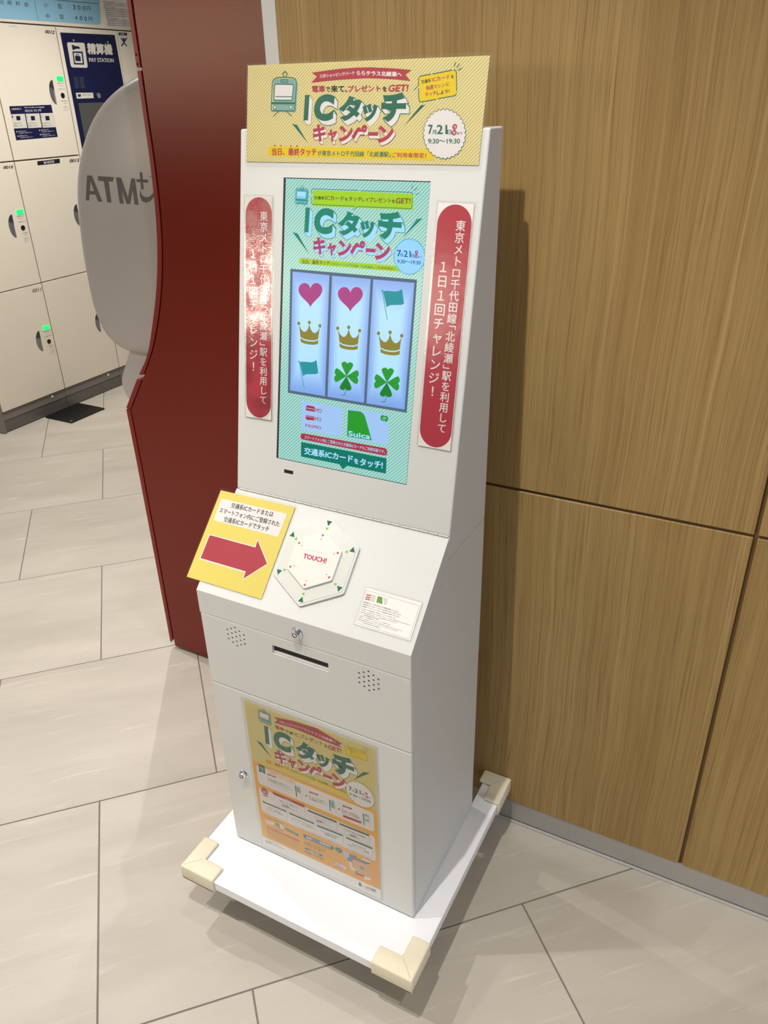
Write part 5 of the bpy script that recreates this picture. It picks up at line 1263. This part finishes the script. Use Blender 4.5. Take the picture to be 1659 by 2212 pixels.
# locks
def tube_lock(cx, cz, s=1.0):
    c = (X0 + cx * .001, YF, cz * .001)
    lk = part('key_lock', smooth(lathe('key_lock', [(0.0112 * s, -0.0005), (0.0112 * s, 0.0014), (0.0102 * s, 0.0022), (0.0088 * s, 0.0065), (0.0078 * s, 0.0088), (0.0072 * s, 0.0092)], c, (0, -1, 0), 36), 30), kiosk, M_CHROME, 'round chrome tubular key lock')
    bm = bmesh.new(); n = 36
    r0, r1 = 0.0036 * s, 0.0047 * s; y = YF - 0.00935
    rings = []
    for r, yy in ((r0, y), (r1, y), (r1, y - 0.0003), (r0, y - 0.0003)): rings.append([bm.verts.new((c[0] + r * math.cos(2 * math.pi * i / n), yy, c[2] + r * math.sin(2 * math.pi * i / n))) for i in range(n)])
    for a in range(4):
        for i in range(n):
            if 8 <= i <= 10: continue
            bm.faces.new((rings[a][i], rings[a][(i + 1) % n], rings[(a + 1) % 4][(i + 1) % n], rings[(a + 1) % 4][i]))
    part('key_ring_slot', mesh_bm('key_ring_slot', bm), lk, M_BLACK)
tube_lock(218.0, 764.0); tube_lock(49.0, 348.0, 0.95)
# reader hexagon
def hexa(cu, cv, r): return [(cu + r * math.cos(math.radians(90 + 60 * k)), cv + r * math.sin(math.radians(90 + 60 * k))) for k in range(6)]
def cfp(p, d): return L_ + (UU * p[0] + CV * p[1] + CN * d) * .001
def rounded(pts, r=5, k=4):
    out = []; n = len(pts)
    for i in range(n):
        a = Vector(pts[i]); p = Vector(pts[i - 1]) - a; q = Vector(pts[(i + 1) % n]) - a; p1 = a + p.normalized() * r; p2 = a + q.normalized() * r
        for j in range(k + 1): t = j / k; out.append(tuple((1 - t) ** 2 * p1 + 2 * t * (1 - t) * a + t * t * p2))
    return out
HC = (216.4, 107.0)
reader = part('card_reader', prism('card_reader', rounded(hexa(*HC, 83.5), 4), cfp, 0, 4.6, 0.0011, 3, False), kiosk, M_WHITE, 'white hexagonal card reader pad with green and pink arrows')
M_ACR = mat('pale_frosted_acrylic', (216, 216, 206), 0.22, vary=0.01, spec=0.6)
part('reader_face', prism('reader_face', rounded(hexa(*HC, 79.0), 3), cfp, 4.6, 5.3, 0.0003, 1, False), reader, M_ACR)
part('reader_plate', prism('reader_plate', rounded(hexa(HC[0] - 1, HC[1] + 0.5, 53.0), 3), cfp, 5.1, 9.6, 0.0010, 3, False), reader, mat('pale_touch_plate', (224, 222, 212), 0.3, vary=0.01))
pr = Printer('arrow_marks', *CF, base=6.85)
for k, up in zip(range(6), (0, 1, 0, 1, 0, 1)):
    a = math.radians(90 + 60 * k)
    for rad, sz, col, zb in ((71.0, 5.4, 'green', 5.45), (60.0, 3.2, 'limegreen', 5.45), (45.5, 2.7, 'pink', 9.75), (38.0, 1.8, 'palepink', 9.75)):
        cx = HC[0] - (1 if zb > 8 else 0) + rad * math.cos(a); cy = HC[1] + (0.5 if zb > 8 else 0) + rad * math.sin(a); s_ = 1 if up else -1
        pr = Printer('arrow_mark', *CF, base=zb); pr.poly(col, [(cx - sz, cy - s_ * sz * .75), (cx + sz, cy - s_ * sz * .75), (cx, cy + s_ * sz)]); pr.build(reader)
Printer('touch_lettering', *CF, base=9.8).run(PRINTS['reader']['touch_mark']).run(PRINTS['reader']['lettering']).build(reader)
# ------------------------------------------------------------------ laminated signs
def wp(fr, u, v, n=0): return fr[0] + (fr[1] * u + fr[2] * v + fr[3] * n) * .001
GLUE = 0.15
STR = stripe_mat('yellow_stripe_print', (221, 208, 158), (194, 178, 96), 5.6, 0.48, ratio=1.05)
hd = thing('header_sign', 'wide yellow striped laminated sign with green campaign title on top of the kiosk', 'sign', wp(PF, 218, 560))
part('laminate_pouch', sheet_mesh('laminate_pouch', PF, rr(11, 556.5, 428.5, 708.5, 4), GLUE, 0.75), hd, M_POUCH, 'clear laminate edge')
part('printed_sheet', sheet_mesh('printed_sheet', PF, [(14.0, 564.5), (424.0, 564.5), (424.8, 703.5), (14.5, 705.5)], 0.8, 1.1), hd, STR)
for k, ops in PRINTS['header'].items():
    Printer(k.rstrip('2'), *PF, base={'date_badge': 1.6, 'banner': 1.2}.get(k, 1.25), step=0.006).run(ops).build(hd)
part('clear_film', sheet_mesh('clear_film', PF, [(14.0, 564.5), (424.0, 564.5), (424.8, 703.5), (14.5, 705.5)], 2.2, 2.3), hd, M_FILM)
def strip_sign(label, cx, v0, v1, wd, rot, film):
    hw = wd / 2; cy = (v0 + v1) / 2
    c, s_ = math.cos(rot), math.sin(rot)
    U2 = UU * c + VV * s_; V2 = VV * c - UU * s_
    org = A_ + (UU * cx + VV * cy) * .001
    fr = (org, U2, V2, NN)
    t = thing('strip_sign', label, 'sign', org)
    H = (v1 - v0) / 2
    part('laminate_pouch', sheet_mesh('laminate_pouch', fr, rr(-hw, -H, hw, H, 2), GLUE, 0.7), t, M_POUCH, 'clear laminate edge')
    part('paper_backing', sheet_mesh('paper_backing', fr, rr(-hw + 3.2, -H + 3.2, hw - 3.2, H - 3.2, 1), 0.75, 0.95), t, M_PAPERW, 'white paper around the pill')
    r = hw - 4.2
    P = [(r * math.cos(math.radians(a)), H - 5 - r + r * math.sin(math.radians(a))) for a in range(0, 181, 9)] + [(r * math.cos(math.radians(a)), -H + 5 + r + r * math.sin(math.radians(a))) for a in range(180, 361, 9)]
    part('red_pill', sheet_mesh('red_pill', fr, P, 1.0, 1.1), t, M_REDP, 'red pill shape')
    pr = Printer('lettering', *fr, base=1.2, step=0.004)
    def col(txt, u, vtop, vbot, size):
        n = len(txt); pitch = (vtop - vbot) / n
        # brackets take half a cell
        cells = [0.62 if ch in '「」' else 1.0 for ch in txt]; tot = sum(cells); y = vtop; p_ = (vtop - vbot) / tot
        for ch, cl in zip(txt, cells):
            yc = y - p_ * cl / 2; y -= p_ * cl
            vs, fs = GLYPH[(ch, 0.0)]
            mx = 0.5; my = 0.38
            if ch in '１！': mx = (min(a[0] for a in vs) + max(a[0] for a in vs)) / 2
            for k, (dx, dy) in enumerate(((0, 0), (0.016, 0), (-0.016, 0), (0, 0.012), (0, -0.012))):
                P2 = []
                for x, y2 in vs:
                    a, b = (x - mx + dx), (y2 - my + dy)
                    if ch in '「」': a, b = b, -a; b += -0.3 if ch == '」' else 0.3
                    P2.append((u + a * size, yc + b * size))
                pr.add(P2, fs, 'white', k * 0.0015)
            pr.z += 0.004
    k = (v1 - v0) / 375.0
    col('東京メトロ千代田線「北綾瀬」駅を利用して', 10.5, 162 * k, -158 * k, 16.2)
    col('１日１回チャレンジ！', -11.0, 105 * k, -104 * k, 19.6)
    pr.build(t)
    part('clear_film', sheet_mesh('clear_film', fr, rr(-hw + 2, -H + 2, hw - 2, H - 2, 2), 1.75, 1.85), t, film)
    return t
strip_sign('red pill shaped strip sign left of the screen with a wrinkled glaring film', 44.0, 135.5, 515.5, 62.0, math.radians(1.25), M_FILMR)
strip_sign('red pill shaped strip sign right of the screen, evenly readable', 394.5, 140.0, 516.0, 63.5, 0.0, M_FILM)
# poster on the door
po = thing('door_poster', 'yellow and orange laminated campaign poster on the lower kiosk door', 'poster', wp(FF, 219, 145))
part('laminate_pouch', sheet_mesh('laminate_pouch', FF, rr(68.5, 141.5, 370.0, 564.5, 4), GLUE, 0.6), po, M_POUCH, 'clear laminate edge')
part('printed_sheet', sheet_mesh('printed_sheet', FF, [(74.8, 147.5), (364.3, 147.5), (364.3, 559.2), (74.8, 559.2)], 0.65, 0.8), po, M_PAPERW)
part('striped_field', sheet_mesh('striped_field', FF, [(76.0, 399.0), (363.4, 399.0), (363.4, 558.6), (76.0, 558.6)], 0.82, 0.86), po, stripe_mat('fine_yellow_stripe_print', (216, 202, 142), (194, 176, 92), 3.2, 0.48, ratio=1.05))
part('orange_field', sheet_mesh('orange_field', FF, [(76.0, 176.0), (363.4, 176.0), (363.4, 400.6), (76.0, 400.6)], 0.83, 0.88), po, M_ORANGE)
for k, ops in PRINTS['poster'].items():
    if ops: Printer(k.rstrip('2'), *FF, base={'date_badge': 1.5, 'banner': 1.0, 'prize_panel': 0.95, 'steps_panel': 0.9}.get(k, 1.0), step=0.005).run(ops).build(po)
part('clear_film', sheet_mesh('clear_film', FF, [(74.8, 147.5), (364.3, 147.5), (364.3, 559.2), (74.8, 559.2)], 2.2, 2.3), po, M_FILM)
# yellow arrow sheet
ar = thing('arrow_sign', 'yellow laminated sheet with a red arrow overhanging the left console edge', 'sign', wp(CF, 40, 60))
part('laminate_pouch', sheet_mesh('laminate_pouch', CF, rr(-33.5, 14.0, 141.5, 196.5, 5), 0.5, 1.1), ar, M_POUCH, 'clear laminate edge')
part('yellow_sheet', sheet_mesh('yellow_sheet', CF, [(-29.8, 17.3), (138.0, 17.3), (137.2, 192.8), (-30.5, 191.5)], 1.15, 1.3), ar, M_YELLOW)
for k, ops in PRINTS['arrow'].items(): Printer(k, *CF, base=1.35, step=0.005).run(ops).build(ar)
part('clear_film', sheet_mesh('clear_film', CF, [(-29.8, 17.3), (138.0, 17.3), (137.2, 192.8), (-30.5, 191.5)], 1.8, 1.9), ar, M_FILM)
# notice card
nc = thing('notice_card', 'small white laminated notice card at the right front corner of the console', 'card', wp(CF, 375, 54))
part('laminate_pouch', sheet_mesh('laminate_pouch', CF, rr(321.0, 19.5, 429.5, 90.0, 5), GLUE, 0.6), nc, M_POUCH, 'clear laminate edge')
part('white_sheet', sheet_mesh('white_sheet', CF, [(323.8, 22.6), (426.6, 22.6), (426.6, 86.6), (323.8, 86.6)], 0.65, 0.75), nc, M_PAPERW)
for k, ops in PRINTS['notice'].items(): Printer(k, *CF, base=0.85, step=0.004).run(ops).build(nc)
# ------------------------------------------------------------------ platform dolly
dolly = thing('platform_dolly', 'white board dolly with cream corner guards carrying the kiosk', 'dolly', (0.483, -0.271, 0.0))
BX0, BX1, BY0, BY1 = 0.2125, 0.7535, -0.5375, -0.0050
NX0, NX1, NY = X0 + 0.004, X1 - 0.0045, YB - 0.004      # notch behind the cabinet
part('board', prism('board', [(BX0, BY0), (BX1, BY0), (BX1, BY1), (NX1, BY1), (NX1, NY), (NX0, NY), (NX0, BY1), (BX0, BY1)], lambda p, d: (p[0], p[1], d), 0.1065, 0.130, 0.0012, 2), dolly, M_BOARD)
def guard(cx, cy, sx, sy, Lx=0.082):
    """L shaped foam guard: outer corner at (cx, cy), arms towards sx, sy; U section round the board edge"""
    Ly, wd, e = 0.080, 0.034, 0.0045
    P = [(-e, -e), (Lx, -e), (Lx, wd), (wd, wd), (wd, Ly), (-e, Ly)]
    f = lambda p, d: (cx + sx * p[0], cy + sy * p[1], d)
    a = prism('g', P, f, 0.1303, 0.1385, 0.0062, 4)
    O = [(-e, -e), (Lx, -e), (Lx, -0.0002), (-0.0002, -0.0002), (-0.0002, Ly), (-e, Ly)]
    b = prism('g', O, f, 0.1000, 0.1345, 0.0018, 2)
    c = prism('g', P, f, 0.0995, 0.1060, 0.002, 2)
    me = smooth(join_meshes('corner_guard', [a, b, c]), 50)
    g = part('corner_guard', me, dolly, M_FOAM, 'cream foam corner guard')
    # mitre fold line across the corner
    q = prism('corner_fold', [(0.0005, 0.0), (0.0, 0.0005), (wd - 0.004, wd - 0.0035), (wd - 0.0035, wd - 0.004)], f, 0.13852, 0.13865)
    part('fold_line', q, g, mat('foam_crease', (186, 172, 138), 0.8))
for cx, cy, sx, sy in ((BX0, BY0, 1, 1), (BX1, BY0, -1, 1), (BX0, BY1, 1, -1), (BX1, BY1, -1, -1)): guard(cx, cy, sx, sy, 0.082 if sy > 0 else 0.0625)
for cx in (BX0 + 0.075, BX1 - 0.075):
    for cy in (BY0 + 0.085, BY1 - 0.085):
        c_ = part('caster', smooth(lathe('caster', [(0.030, -0.012), (0.0375, -0.009), (0.0375, 0.009), (0.030, 0.012)], (cx, cy + 0.012, 0.0378), (1, 0, 0), 28)), dolly, mat('grey_rubber', (70, 70, 72), 0.7))
        fk = join_meshes('caster_fork', [box('f', cx - 0.017, cx - 0.014, cy - 0.006, cy + 0.024, 0.030, 0.098), box('f', cx + 0.014, cx + 0.017, cy - 0.006, cy + 0.024, 0.030, 0.098), box('f', cx - 0.026, cx + 0.026, cy - 0.030, cy + 0.030, 0.098, 0.1064)])
        part('caster_fork', fk, c_, M_STEEL)
# ------------------------------------------------------------------ red machine surround
surround = thing('machine_surround', 'dark red metal side surround of the cash machine beside the kiosk', 'surround', (-0.2, 0.2, 0.0))
fy = lambda p, d: (p[0], d, p[1])
seamL = [(-0.217, 2.30), (-0.217, 1.764), (-0.2185, 1.641), (-0.220, 1.549), (-0.2205, 1.455), (-0.2255, 1.357), (-0.2375, 1.263), (-0.258, 1.174), (-0.2885, 1.085), (-0.326, 1.004), (-0.3785, 0.921), (-0.4415, 0.826), (-0.4395, 0.636), (-0.4395, 0.388), (-0.4420, 0.048), (-0.4418, 0.0120)]
outL = [(-0.2305, 2.30), (-0.2305, 1.764), (-0.2320, 1.641), (-0.2335, 1.549), (-0.2345, 1.462), (-0.2405, 1.356), (-0.2535, 1.262), (-0.2755, 1.171), (-0.3080, 1.078), (-0.3460, 0.990), (-0.3960, 0.921), (-0.4580, 0.828), (-0.4560, 0.648), (-0.4560, 0.401), (-0.4575, 0.022), (-0.4450, 0.036)]
def catmull(P, k=6):
    out = []
    for i in range(len(P) - 1):
        p0 = P[max(i - 1, 0)]; p1 = P[i]; p2 = P[i + 1]; p3 = P[min(i + 2, len(P) - 1)]
        for j in range(k):
            t = j / k
            out.append(tuple(0.5 * ((2 * p1[a]) + (-p0[a] + p2[a]) * t + (2 * p0[a] - 5 * p1[a] + 4 * p2[a] - p3[a]) * t * t + (-p0[a] + 3 * p1[a] - 3 * p2[a] + p3[a]) * t ** 3) for a in (0, 1)))
    out.append(P[-1]); return out
curS = catmull(seamL[2:12]); curO = catmull(outL[2:12])
prof = [seamL[0], seamL[1]] + curS + seamL[12:]
side_pts = prof + [(0.215, 0.012), (0.215, 2.30)]
side_pts = [(x + (0.0015 if i < len(prof) else 0), z) for i, (x, z) in enumerate(side_pts)]
part('side_panel', prism('side_panel', side_pts, fy, 0.160, 0.180, 0.0), surround, M_RED, 'dark red side panel')
def trim(S, O, nm_, lab=None):
    return part('front_trim', prism('front_trim', O + S[::-1], fy, 0.158, 0.185, 0.0008, 1), surround, M_REDT, lab)
g = 0.0015
ci = len(curS)
def zcut(C, z): return min(range(len(C)), key=lambda i: abs(C[i][1] - z))
k1 = zcut(curS, 0.921); k2 = zcut(curO, 0.921)
sh = lambda P: [(x - g, z) for x, z in P]
trim(sh([seamL[0], (-0.2185, 1.642)]), [outL[0], (-0.2320, 1.642)], 'a')
trim(sh([(-0.2185, 1.636)] + curS[1:k1]), [(-0.2320, 1.636)] + curO[1:k2], 'b')
trim(sh(curS[k1:-1] + [(-0.4412, 0.8290)]), curO[k2:-1] + [(-0.4575, 0.8300)], 'c')
trim(sh([(-0.4410, 0.8250), (-0.4395, 0.636), (-0.4395, 0.388), (-0.4425, 0.036)]), [(-0.4578, 0.8262), (-0.4560, 0.648), (-0.4560, 0.401), (-0.4575, 0.020)], 'd')
part('trim_joint', prism('trim_joint', [(-0.2318, 1.6415), (-0.2318, 1.6365), (-0.2195, 1.6365), (-0.2195, 1.6415)], fy, 0.1605, 0.184), surround, mat('pale_joint_strip', (222, 190, 176), 0.4), 'pale strip in the trim joint')
for zc in (1.666, 1.648): part('trim_screw', smooth(lathe('trim_screw', [(0.0024, -0.0006), (0.0024, 0.0006), (0.0014, 0.0012)], (-0.2268, 0.158, zc), (0, -1, 0), 16)), surround, mat('dark_screw', (60, 12, 8), 0.4, metal=0.6))
part('side_core', prism('side_core', [(x + 0.006, z) for x, z in prof] + [(0.215, 0.014), (0.215, 2.30)], fy, 0.1802, 0.198), surround, mat('surround_core', (70, 10, 6), 0.5))
for fxp, fyp in ((-0.420, 0.185), (-0.335, 0.190), (0.10, 0.19)):
    part('levelling_foot', smooth(lathe('levelling_foot', [(0.017, 0.0), (0.017, 0.006), (0.006, 0.008), (0.006, 0.014)], (fxp, fyp, 0.0), (0, 0, 1), 20)), surround, mat('foot_steel', (150, 148, 142), 0.35, metal=0.7))
# ------------------------------------------------------------------ cash machine
atm = thing('cash_machine', 'grey cash machine with rounded side wing half hidden by the red surround', 'cash machine', (-0.3, 0.55, 0.0))
wing = [(-0.10, 1.645), (-0.20, 1.640), (-0.273, 1.624), (-0.343, 1.600), (-0.402, 1.568), (-0.452, 1.526), (-0.500, 1.464), (-0.533, 1.394), (-0.549, 1.322), (-0.559, 1.245), (-0.5625, 1.166), (-0.560, 1.090), (-0.541, 1.030), (-0.507, 0.996), (-0.465, 0.981), (-0.398, 0.977), (-0.25, 0.977), (-0.10, 0.977)]
wl = catmull(wing[2:16], 4); wl = wing[:2] + wl + wing[16:]
def ins(P, d, c=(-0.30, 1.30)):
    return [(x + (c[0] - x) * d / max(math.hypot(c[0] - x, c[1] - z), .01), z + (c[1] - z) * d / max(math.hypot(c[0] - x, c[1] - z), .01)) for x, z in P]
bm = bmesh.new()
layers = [(ins(wl, 0.004), 0.290), (ins(wl, -0.010), 0.280), (ins(wl, -0.010), 0.224), (ins(wl, -0.005), 0.212), (ins(wl, 0.006), 0.2045), (ins(wl, 0.022), 0.200)]
rg = [[bm.verts.new((x, d, z)) for x, z in P] for P, d in layers]
n = len(wl)
for a in range(len(rg) - 1):
    for i in range(n): bm.faces.new((rg[a][i], rg[a][(i + 1) % n], rg[a + 1][(i + 1) % n], rg[a + 1][i]))
bm.faces.new(rg[0]); bm.faces.new(rg[-1][::-1])
part('side_wing', smooth(mesh_bm('side_wing', bm), 35), atm, M_ATM, 'rounded pale grey privacy wing')
Printer('wing_lettering', Vector((0, 0.2, 0)), (1, 0, 0), (0, 0, 1), (0, -1, 0), base=0.2, step=0.004).run(PRINTS['atm']['lettering']).build(atm)
part('lower_body', prism('lower_body', catmull([(-0.466, 0.974), (-0.492, 0.930), (-0.514, 0.890), (-0.518, 0.862), (-0.508, 0.838), (-0.494, 0.818), (-0.42, 0.72)], 4) + [(-0.40, 0.02), (0.10, 0.02), (0.10, 0.974)], fy, 0.2165, 0.975, 0.004, 2), atm, M_ATM, 'grey lower body')
part('upper_body', box('upper_body', -0.19, 0.14, 0.301, 0.975, 0.978, 2.28, 0.01), atm, M_ATM)
part('far_side_wing', smooth(prism('far_side_wing', wl, fy, 0.88, 0.96, 0.01, 3, False), 35), atm, M_ATM)
part('display', prism('display', [(-0.215, 1.12), (-0.195, 1.12), (-0.195, 1.42), (-0.215, 1.42)], fy, 0.42, 0.80), atm, M_BLACK)
# ------------------------------------------------------------------ coin lockers
LX = -2.54
LF = (Vector((LX, 0, 0)), Vector((0, 1, 0)), Vector((0, 0, 1)), Vector((1, 0, 0)))
DW, DH = 0.4265, 0.5985
fl = lambda p, d: (d, p[0], p[1])
def half_ellipse(w_, h_, n=14, c=(0, 0)):
    return [(c[0] - w_ * math.sin(math.pi * i / n), c[1] + h_ * math.cos(math.pi * i / n)) for i in range(n + 1)]
def local_door():
    """door in its own space: origin at the lower hinge corner, front face at x = 0"""
    d = new_obj('door', box('door', -0.018, 0.0, 0, DW, 0, DH, 0.0015), None, M_LOCK)
    hc = (DW - 0.083, 0.301)
    c = prism('c', half_ellipse(0.034, 0.058, c=hc), fl, -0.014, 0.01)
    boolean_cut(d, c)
    def ch(name, me, m, lab=None):
        o = new_obj(name, me, d, m)
        if lab: o['label'] = lab
        return o
    bm = bmesh.new(); P = half_ellipse(0.0335, 0.0575, c=hc)
    a = [bm.verts.new((-0.0005 - 0.012 * (1 - (p[1] - hc[1] + 0.058) / 0.116) * 0 - 0.012 * ((hc[0] - p[0]) < 0.001), p[0], p[1])) for p in P]
    bm.faces.new(a)
    bmesh.ops.triangulate(bm, faces=bm.faces)
    ch('handle', mesh_bm('handle', bm), mat('handle_steel', (150, 150, 158), 0.3, metal=0.8, vary=0.05), 'recessed crescent steel handle')
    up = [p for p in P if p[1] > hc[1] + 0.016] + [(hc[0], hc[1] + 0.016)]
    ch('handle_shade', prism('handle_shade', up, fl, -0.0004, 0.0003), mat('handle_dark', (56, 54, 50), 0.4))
    ch('vacant_lamp', prism('vacant_lamp', rr(DW - 0.054, 0.352, DW - 0.010, 0.376, 0.008), fl, 0.0, 0.0025, 0.0008, 2, False), M_GREEN, 'glowing green vacant lamp')
    ch('keyhole', smooth(lathe('keyhole', [(0.0125, 0.0), (0.0125, 0.002), (0.009, 0.003), (0.004, 0.003)], (0, DW - 0.035, 0.2865), (1, 0, 0), 20)), M_BLACK, 'black key lock')
    pr = Printer('instruction_lettering', (0, 0, 0), (0, 1, 0), (0, 0, 1), (1, 0, 0), base=0.2)
    W_ = DW * 1000
    glyphs([('1 荷物を入れる', 0.0), ('2 お金を入れる', 0.0), ('3 カギを閉める', 0.0), ('カギを抜いて', 0.0), ('お持ちください', 0.0), ('現金貴重品は', 0.0), ('入れないでください', 0.0)])
    for t_, u, v, w1, h1 in (('1 荷物を入れる', -58, 340, 46, 6), ('お持ちください', -46, 331, 32, 3.5), ('2 お金を入れる', -57, 314, 46, 6), ('3 カギを閉める', -56, 257, 46, 6), ('カギを抜いて', -40, 247, 26, 4), ('現金貴重品は', -44, 232, 30, 3.5), ('入れないでください', -46, 224, 36, 3.5), ('お持ちください', -46, 216, 36, 3.5)):
        pr.text('dark', t_, 0, 0, (W_ + u, v), (W_ + u + w1, v), (W_ + u, v + h1))
    pr.build(d)
    return d
proto = local_door()
def place_door(parent, y, z, used=[False]):
    if not used[0]: o = proto; used[0] = True
    else:
        o = proto.copy(); COL.objects.link(o)
        for ch in [c for c in proto.children if not c.name.startswith(('number', 'price', 'guide'))]:
            c = ch.copy(); COL.objects.link(c); c.parent = o
    o.parent = parent; pl = parent.location; o.location = (LX - pl.x, y - pl.y, z - pl.z)
    return o
def door_print(door, key, base=0.25):
    for k, ops in PRINTS[key].items():
        nmz = {'number_lettering': 'number_lettering', 'price_tag': 'price_tag', 'guide_sticker': 'guide_sticker'}[k]
        pr = Printer(nmz, *LF, base=base, step=0.01).run(ops); pr.build(door)
ZR = (0.1175, 0.7205, 1.3255)
def locker(label, y0):
    t = thing('coin_locker', label, 'locker', (LX - 0.25, y0 + DW / 2, 0.0), 'cream coin locker columns')
    part('body', box('body', LX - 0.58, LX - 0.0195, y0 - 0.002, y0 + DW + 0.002, 0.1150, 1.9290, 0.001, 1), t, mat('locker_carcass', (150, 140, 124), 0.5))
    part('plinth', box('plinth', LX - 0.55, LX - 0.008, y0 - 0.002, y0 + DW + 0.002, 0.068, 0.1140, 0.0008, 1), t, M_PLINTH)
    part('kick_plate', box('kick_plate', LX - 0.55, LX - 0.011, y0 - 0.002, y0 + DW + 0.002, 0.004, 0.0665, 0.0008, 1), t, mat('grey_kick_plate', (104, 99, 94), 0.35, metal=0.3))
    part('plinth_bolt', smooth(lathe('plinth_bolt', [(0.0075, 0.0), (0.0075, 0.002), (0.005, 0.0035)], (LX - 0.008, y0 + 0.335, 0.098), (1, 0, 0), 16)), t, mat('bolt_white', (226, 222, 214), 0.3))
    return t
la = locker('cream three-door coin locker column at the far left with door 0011 lowest', 1.2180)
lb = locker('cream three-door coin locker column beside the navy pay station with door 0012 on top', 1.6505)
glyphs([('0009', 0.0)])
prs = {}
doors = {}
for nmk, t, y in (('a', la, 1.2180), ('b', lb, 1.6505)):
    for r in range(3): doors[nmk + str(r)] = place_door(t, y, ZR[r] + 0.001)
bpy.context.view_layer.update()
door_print(doors['b2'], 'n12'); door_print(doors['b2'], 'guide'); door_print(doors['a1'], 'n10'); door_print(doors['b1'], 'n13'); door_print(doors['b1'], 'yen'); door_print(doors['a0'], 'n11')
part('side_panel', box('side_panel', LX - 0.58, LX - 0.002, 1.2000, 1.2150, 0.004, 1.9290, 0.001, 1), la, M_PLINTH, 'grey end panel')
for k, (t, y) in enumerate(((lb, 1.790), (lb, 1.2180 + 0.17))):
    pr = Printer('maker_sticker', *LF, base=0.3); pr.poly('white', [(y * 1000, 1908), (y * 1000 + 62, 1908), (y * 1000 + 62, 1918), (y * 1000, 1918)]); pr.stroke('dark', 1.2, 0, [(y * 1000 + 4, 1914), (y * 1000 + 46, 1914)])
    pr.build(doors['b2'] if k == 0 else doors['a2'])
# pay station column
pay = thing('pay_station', 'navy fronted locker pay station marked PAY STATION', 'pay station', (LX - 0.25, 2.3, 0.0))
part('body', box('body', LX - 0.58, LX - 0.0205, 2.0815, 2.5125, 0.1150, 1.9290, 0.001, 1), pay, mat('locker_carcass', (150, 140, 124), 0.5))
part('door', box('door', LX - 0.020, LX, 2.0835, 2.5100, 0.1180, 1.9255, 0.0015), pay, M_LOCK)
part('plinth', box('plinth', LX - 0.55, LX - 0.008, 2.0815, 2.5125, 0.004, 0.1140, 0.0008, 1), pay, M_PLINTH)
for k, ops in PRINTS['pay'].items():
    Printer({'door_panel': 'navy_panel', 'lettering': 'lettering', 'vent_slots': 'vent_slots', 'coin_plate': 'coin_plate', 'screen': 'screen', 'pictogram': 'pictogram'}[k], *LF, base=0.3 if k == 'door_panel' else 0.5, step=0.01).run(ops).build(pay)
part('coin_lever', smooth(lathe('coin_lever', [(0.014, 0.0), (0.014, 0.004), (0.010, 0.007)], (LX + 0.0006, 2.294, 1.610), (1, 0, 0), 20)), pay, M_CHROME, 'round chrome lever')
for yy in (2.185, 2.428): part('panel_rivet', smooth(lathe('panel_rivet', [(0.005, 0.0), (0.005, 0.002), (0.003, 0.003)], (LX + 0.0005, yy, 1.868), (1, 0, 0), 12)), pay, M_STEEL)
lc = thing('coin_locker', 'cream locker column right of the navy pay station with a small warning tag', 'locker', (LX - 0.25, 2.73, 0.0), 'cream coin locker columns')
part('body', box('body', LX - 0.58, LX - 0.0205, 2.5150, 2.9450, 0.1150, 1.9290, 0.001, 1), lc, mat('locker_carcass', (150, 140, 124), 0.5))
for r in range(3): part('door', box('door', LX - 0.019, LX, 2.5165, 2.9435, ZR[r] + 0.001, ZR[r] + 0.600, 0.0015), lc, M_LOCK)
part('plinth', box('plinth', LX - 0.55, LX - 0.008, 2.5150, 2.9450, 0.004, 0.1140, 0.0008, 1), lc, M_PLINTH)
Printer('warning_tag', *LF, base=0.4, step=0.02).run(PRINTS['warn']['tag']).build(lc)
# sign box over the lockers
ps = thing('price_sign', 'pale blue locker price sign panel above the lockers reading 300 and 400 yen', 'sign', (LX - 0.1, 2.0, 1.935))
part('sign_box', box('sign_box', LX - 0.20, LX - 0.0006, 1.2050, 2.9450, 1.9310, 2.35, 0.002), ps, M_LOCK)
Printer('blue_panel', *LF, base=0.1).run(PRINTS['pricesign']['panel']).build(ps)
Printer('rule_lines', *LF, base=0.4).run(PRINTS['pricesign']['rule']).build(ps)
for op in PRINTS['pricesign']['lettering']: Printer('lettering', *LF, base=0.4).run([op]).build(ps)
Printer('rules_panel', *LF, base=0.1).run(PRINTS['rules']['panel']).build(ps)
Printer('rules_lettering', *LF, base=0.4).run(PRINTS['rules']['lettering']).build(ps)
# black plate on the floor under the lockers
fp = thing('floor_plate', 'flat black metal plate on the floor in front of the lockers', 'plate', (-2.43, 1.59, 0.0))
part('plate', box('plate', -2.536, -2.328, 1.467, 1.716, 0.0, 0.008, 0.002, 2), fp, mat('black_sheet_metal', (20, 20, 19), 0.4, spec=0.4, vary=0.1))
part('screw', smooth(lathe('screw', [(0.005, 0.0), (0.005, 0.0015), (0.003, 0.002)], (-2.345, 1.482, 0.008), (0, 0, 1), 12)), fp, M_STEEL)
bpy.context.view_layer.update()
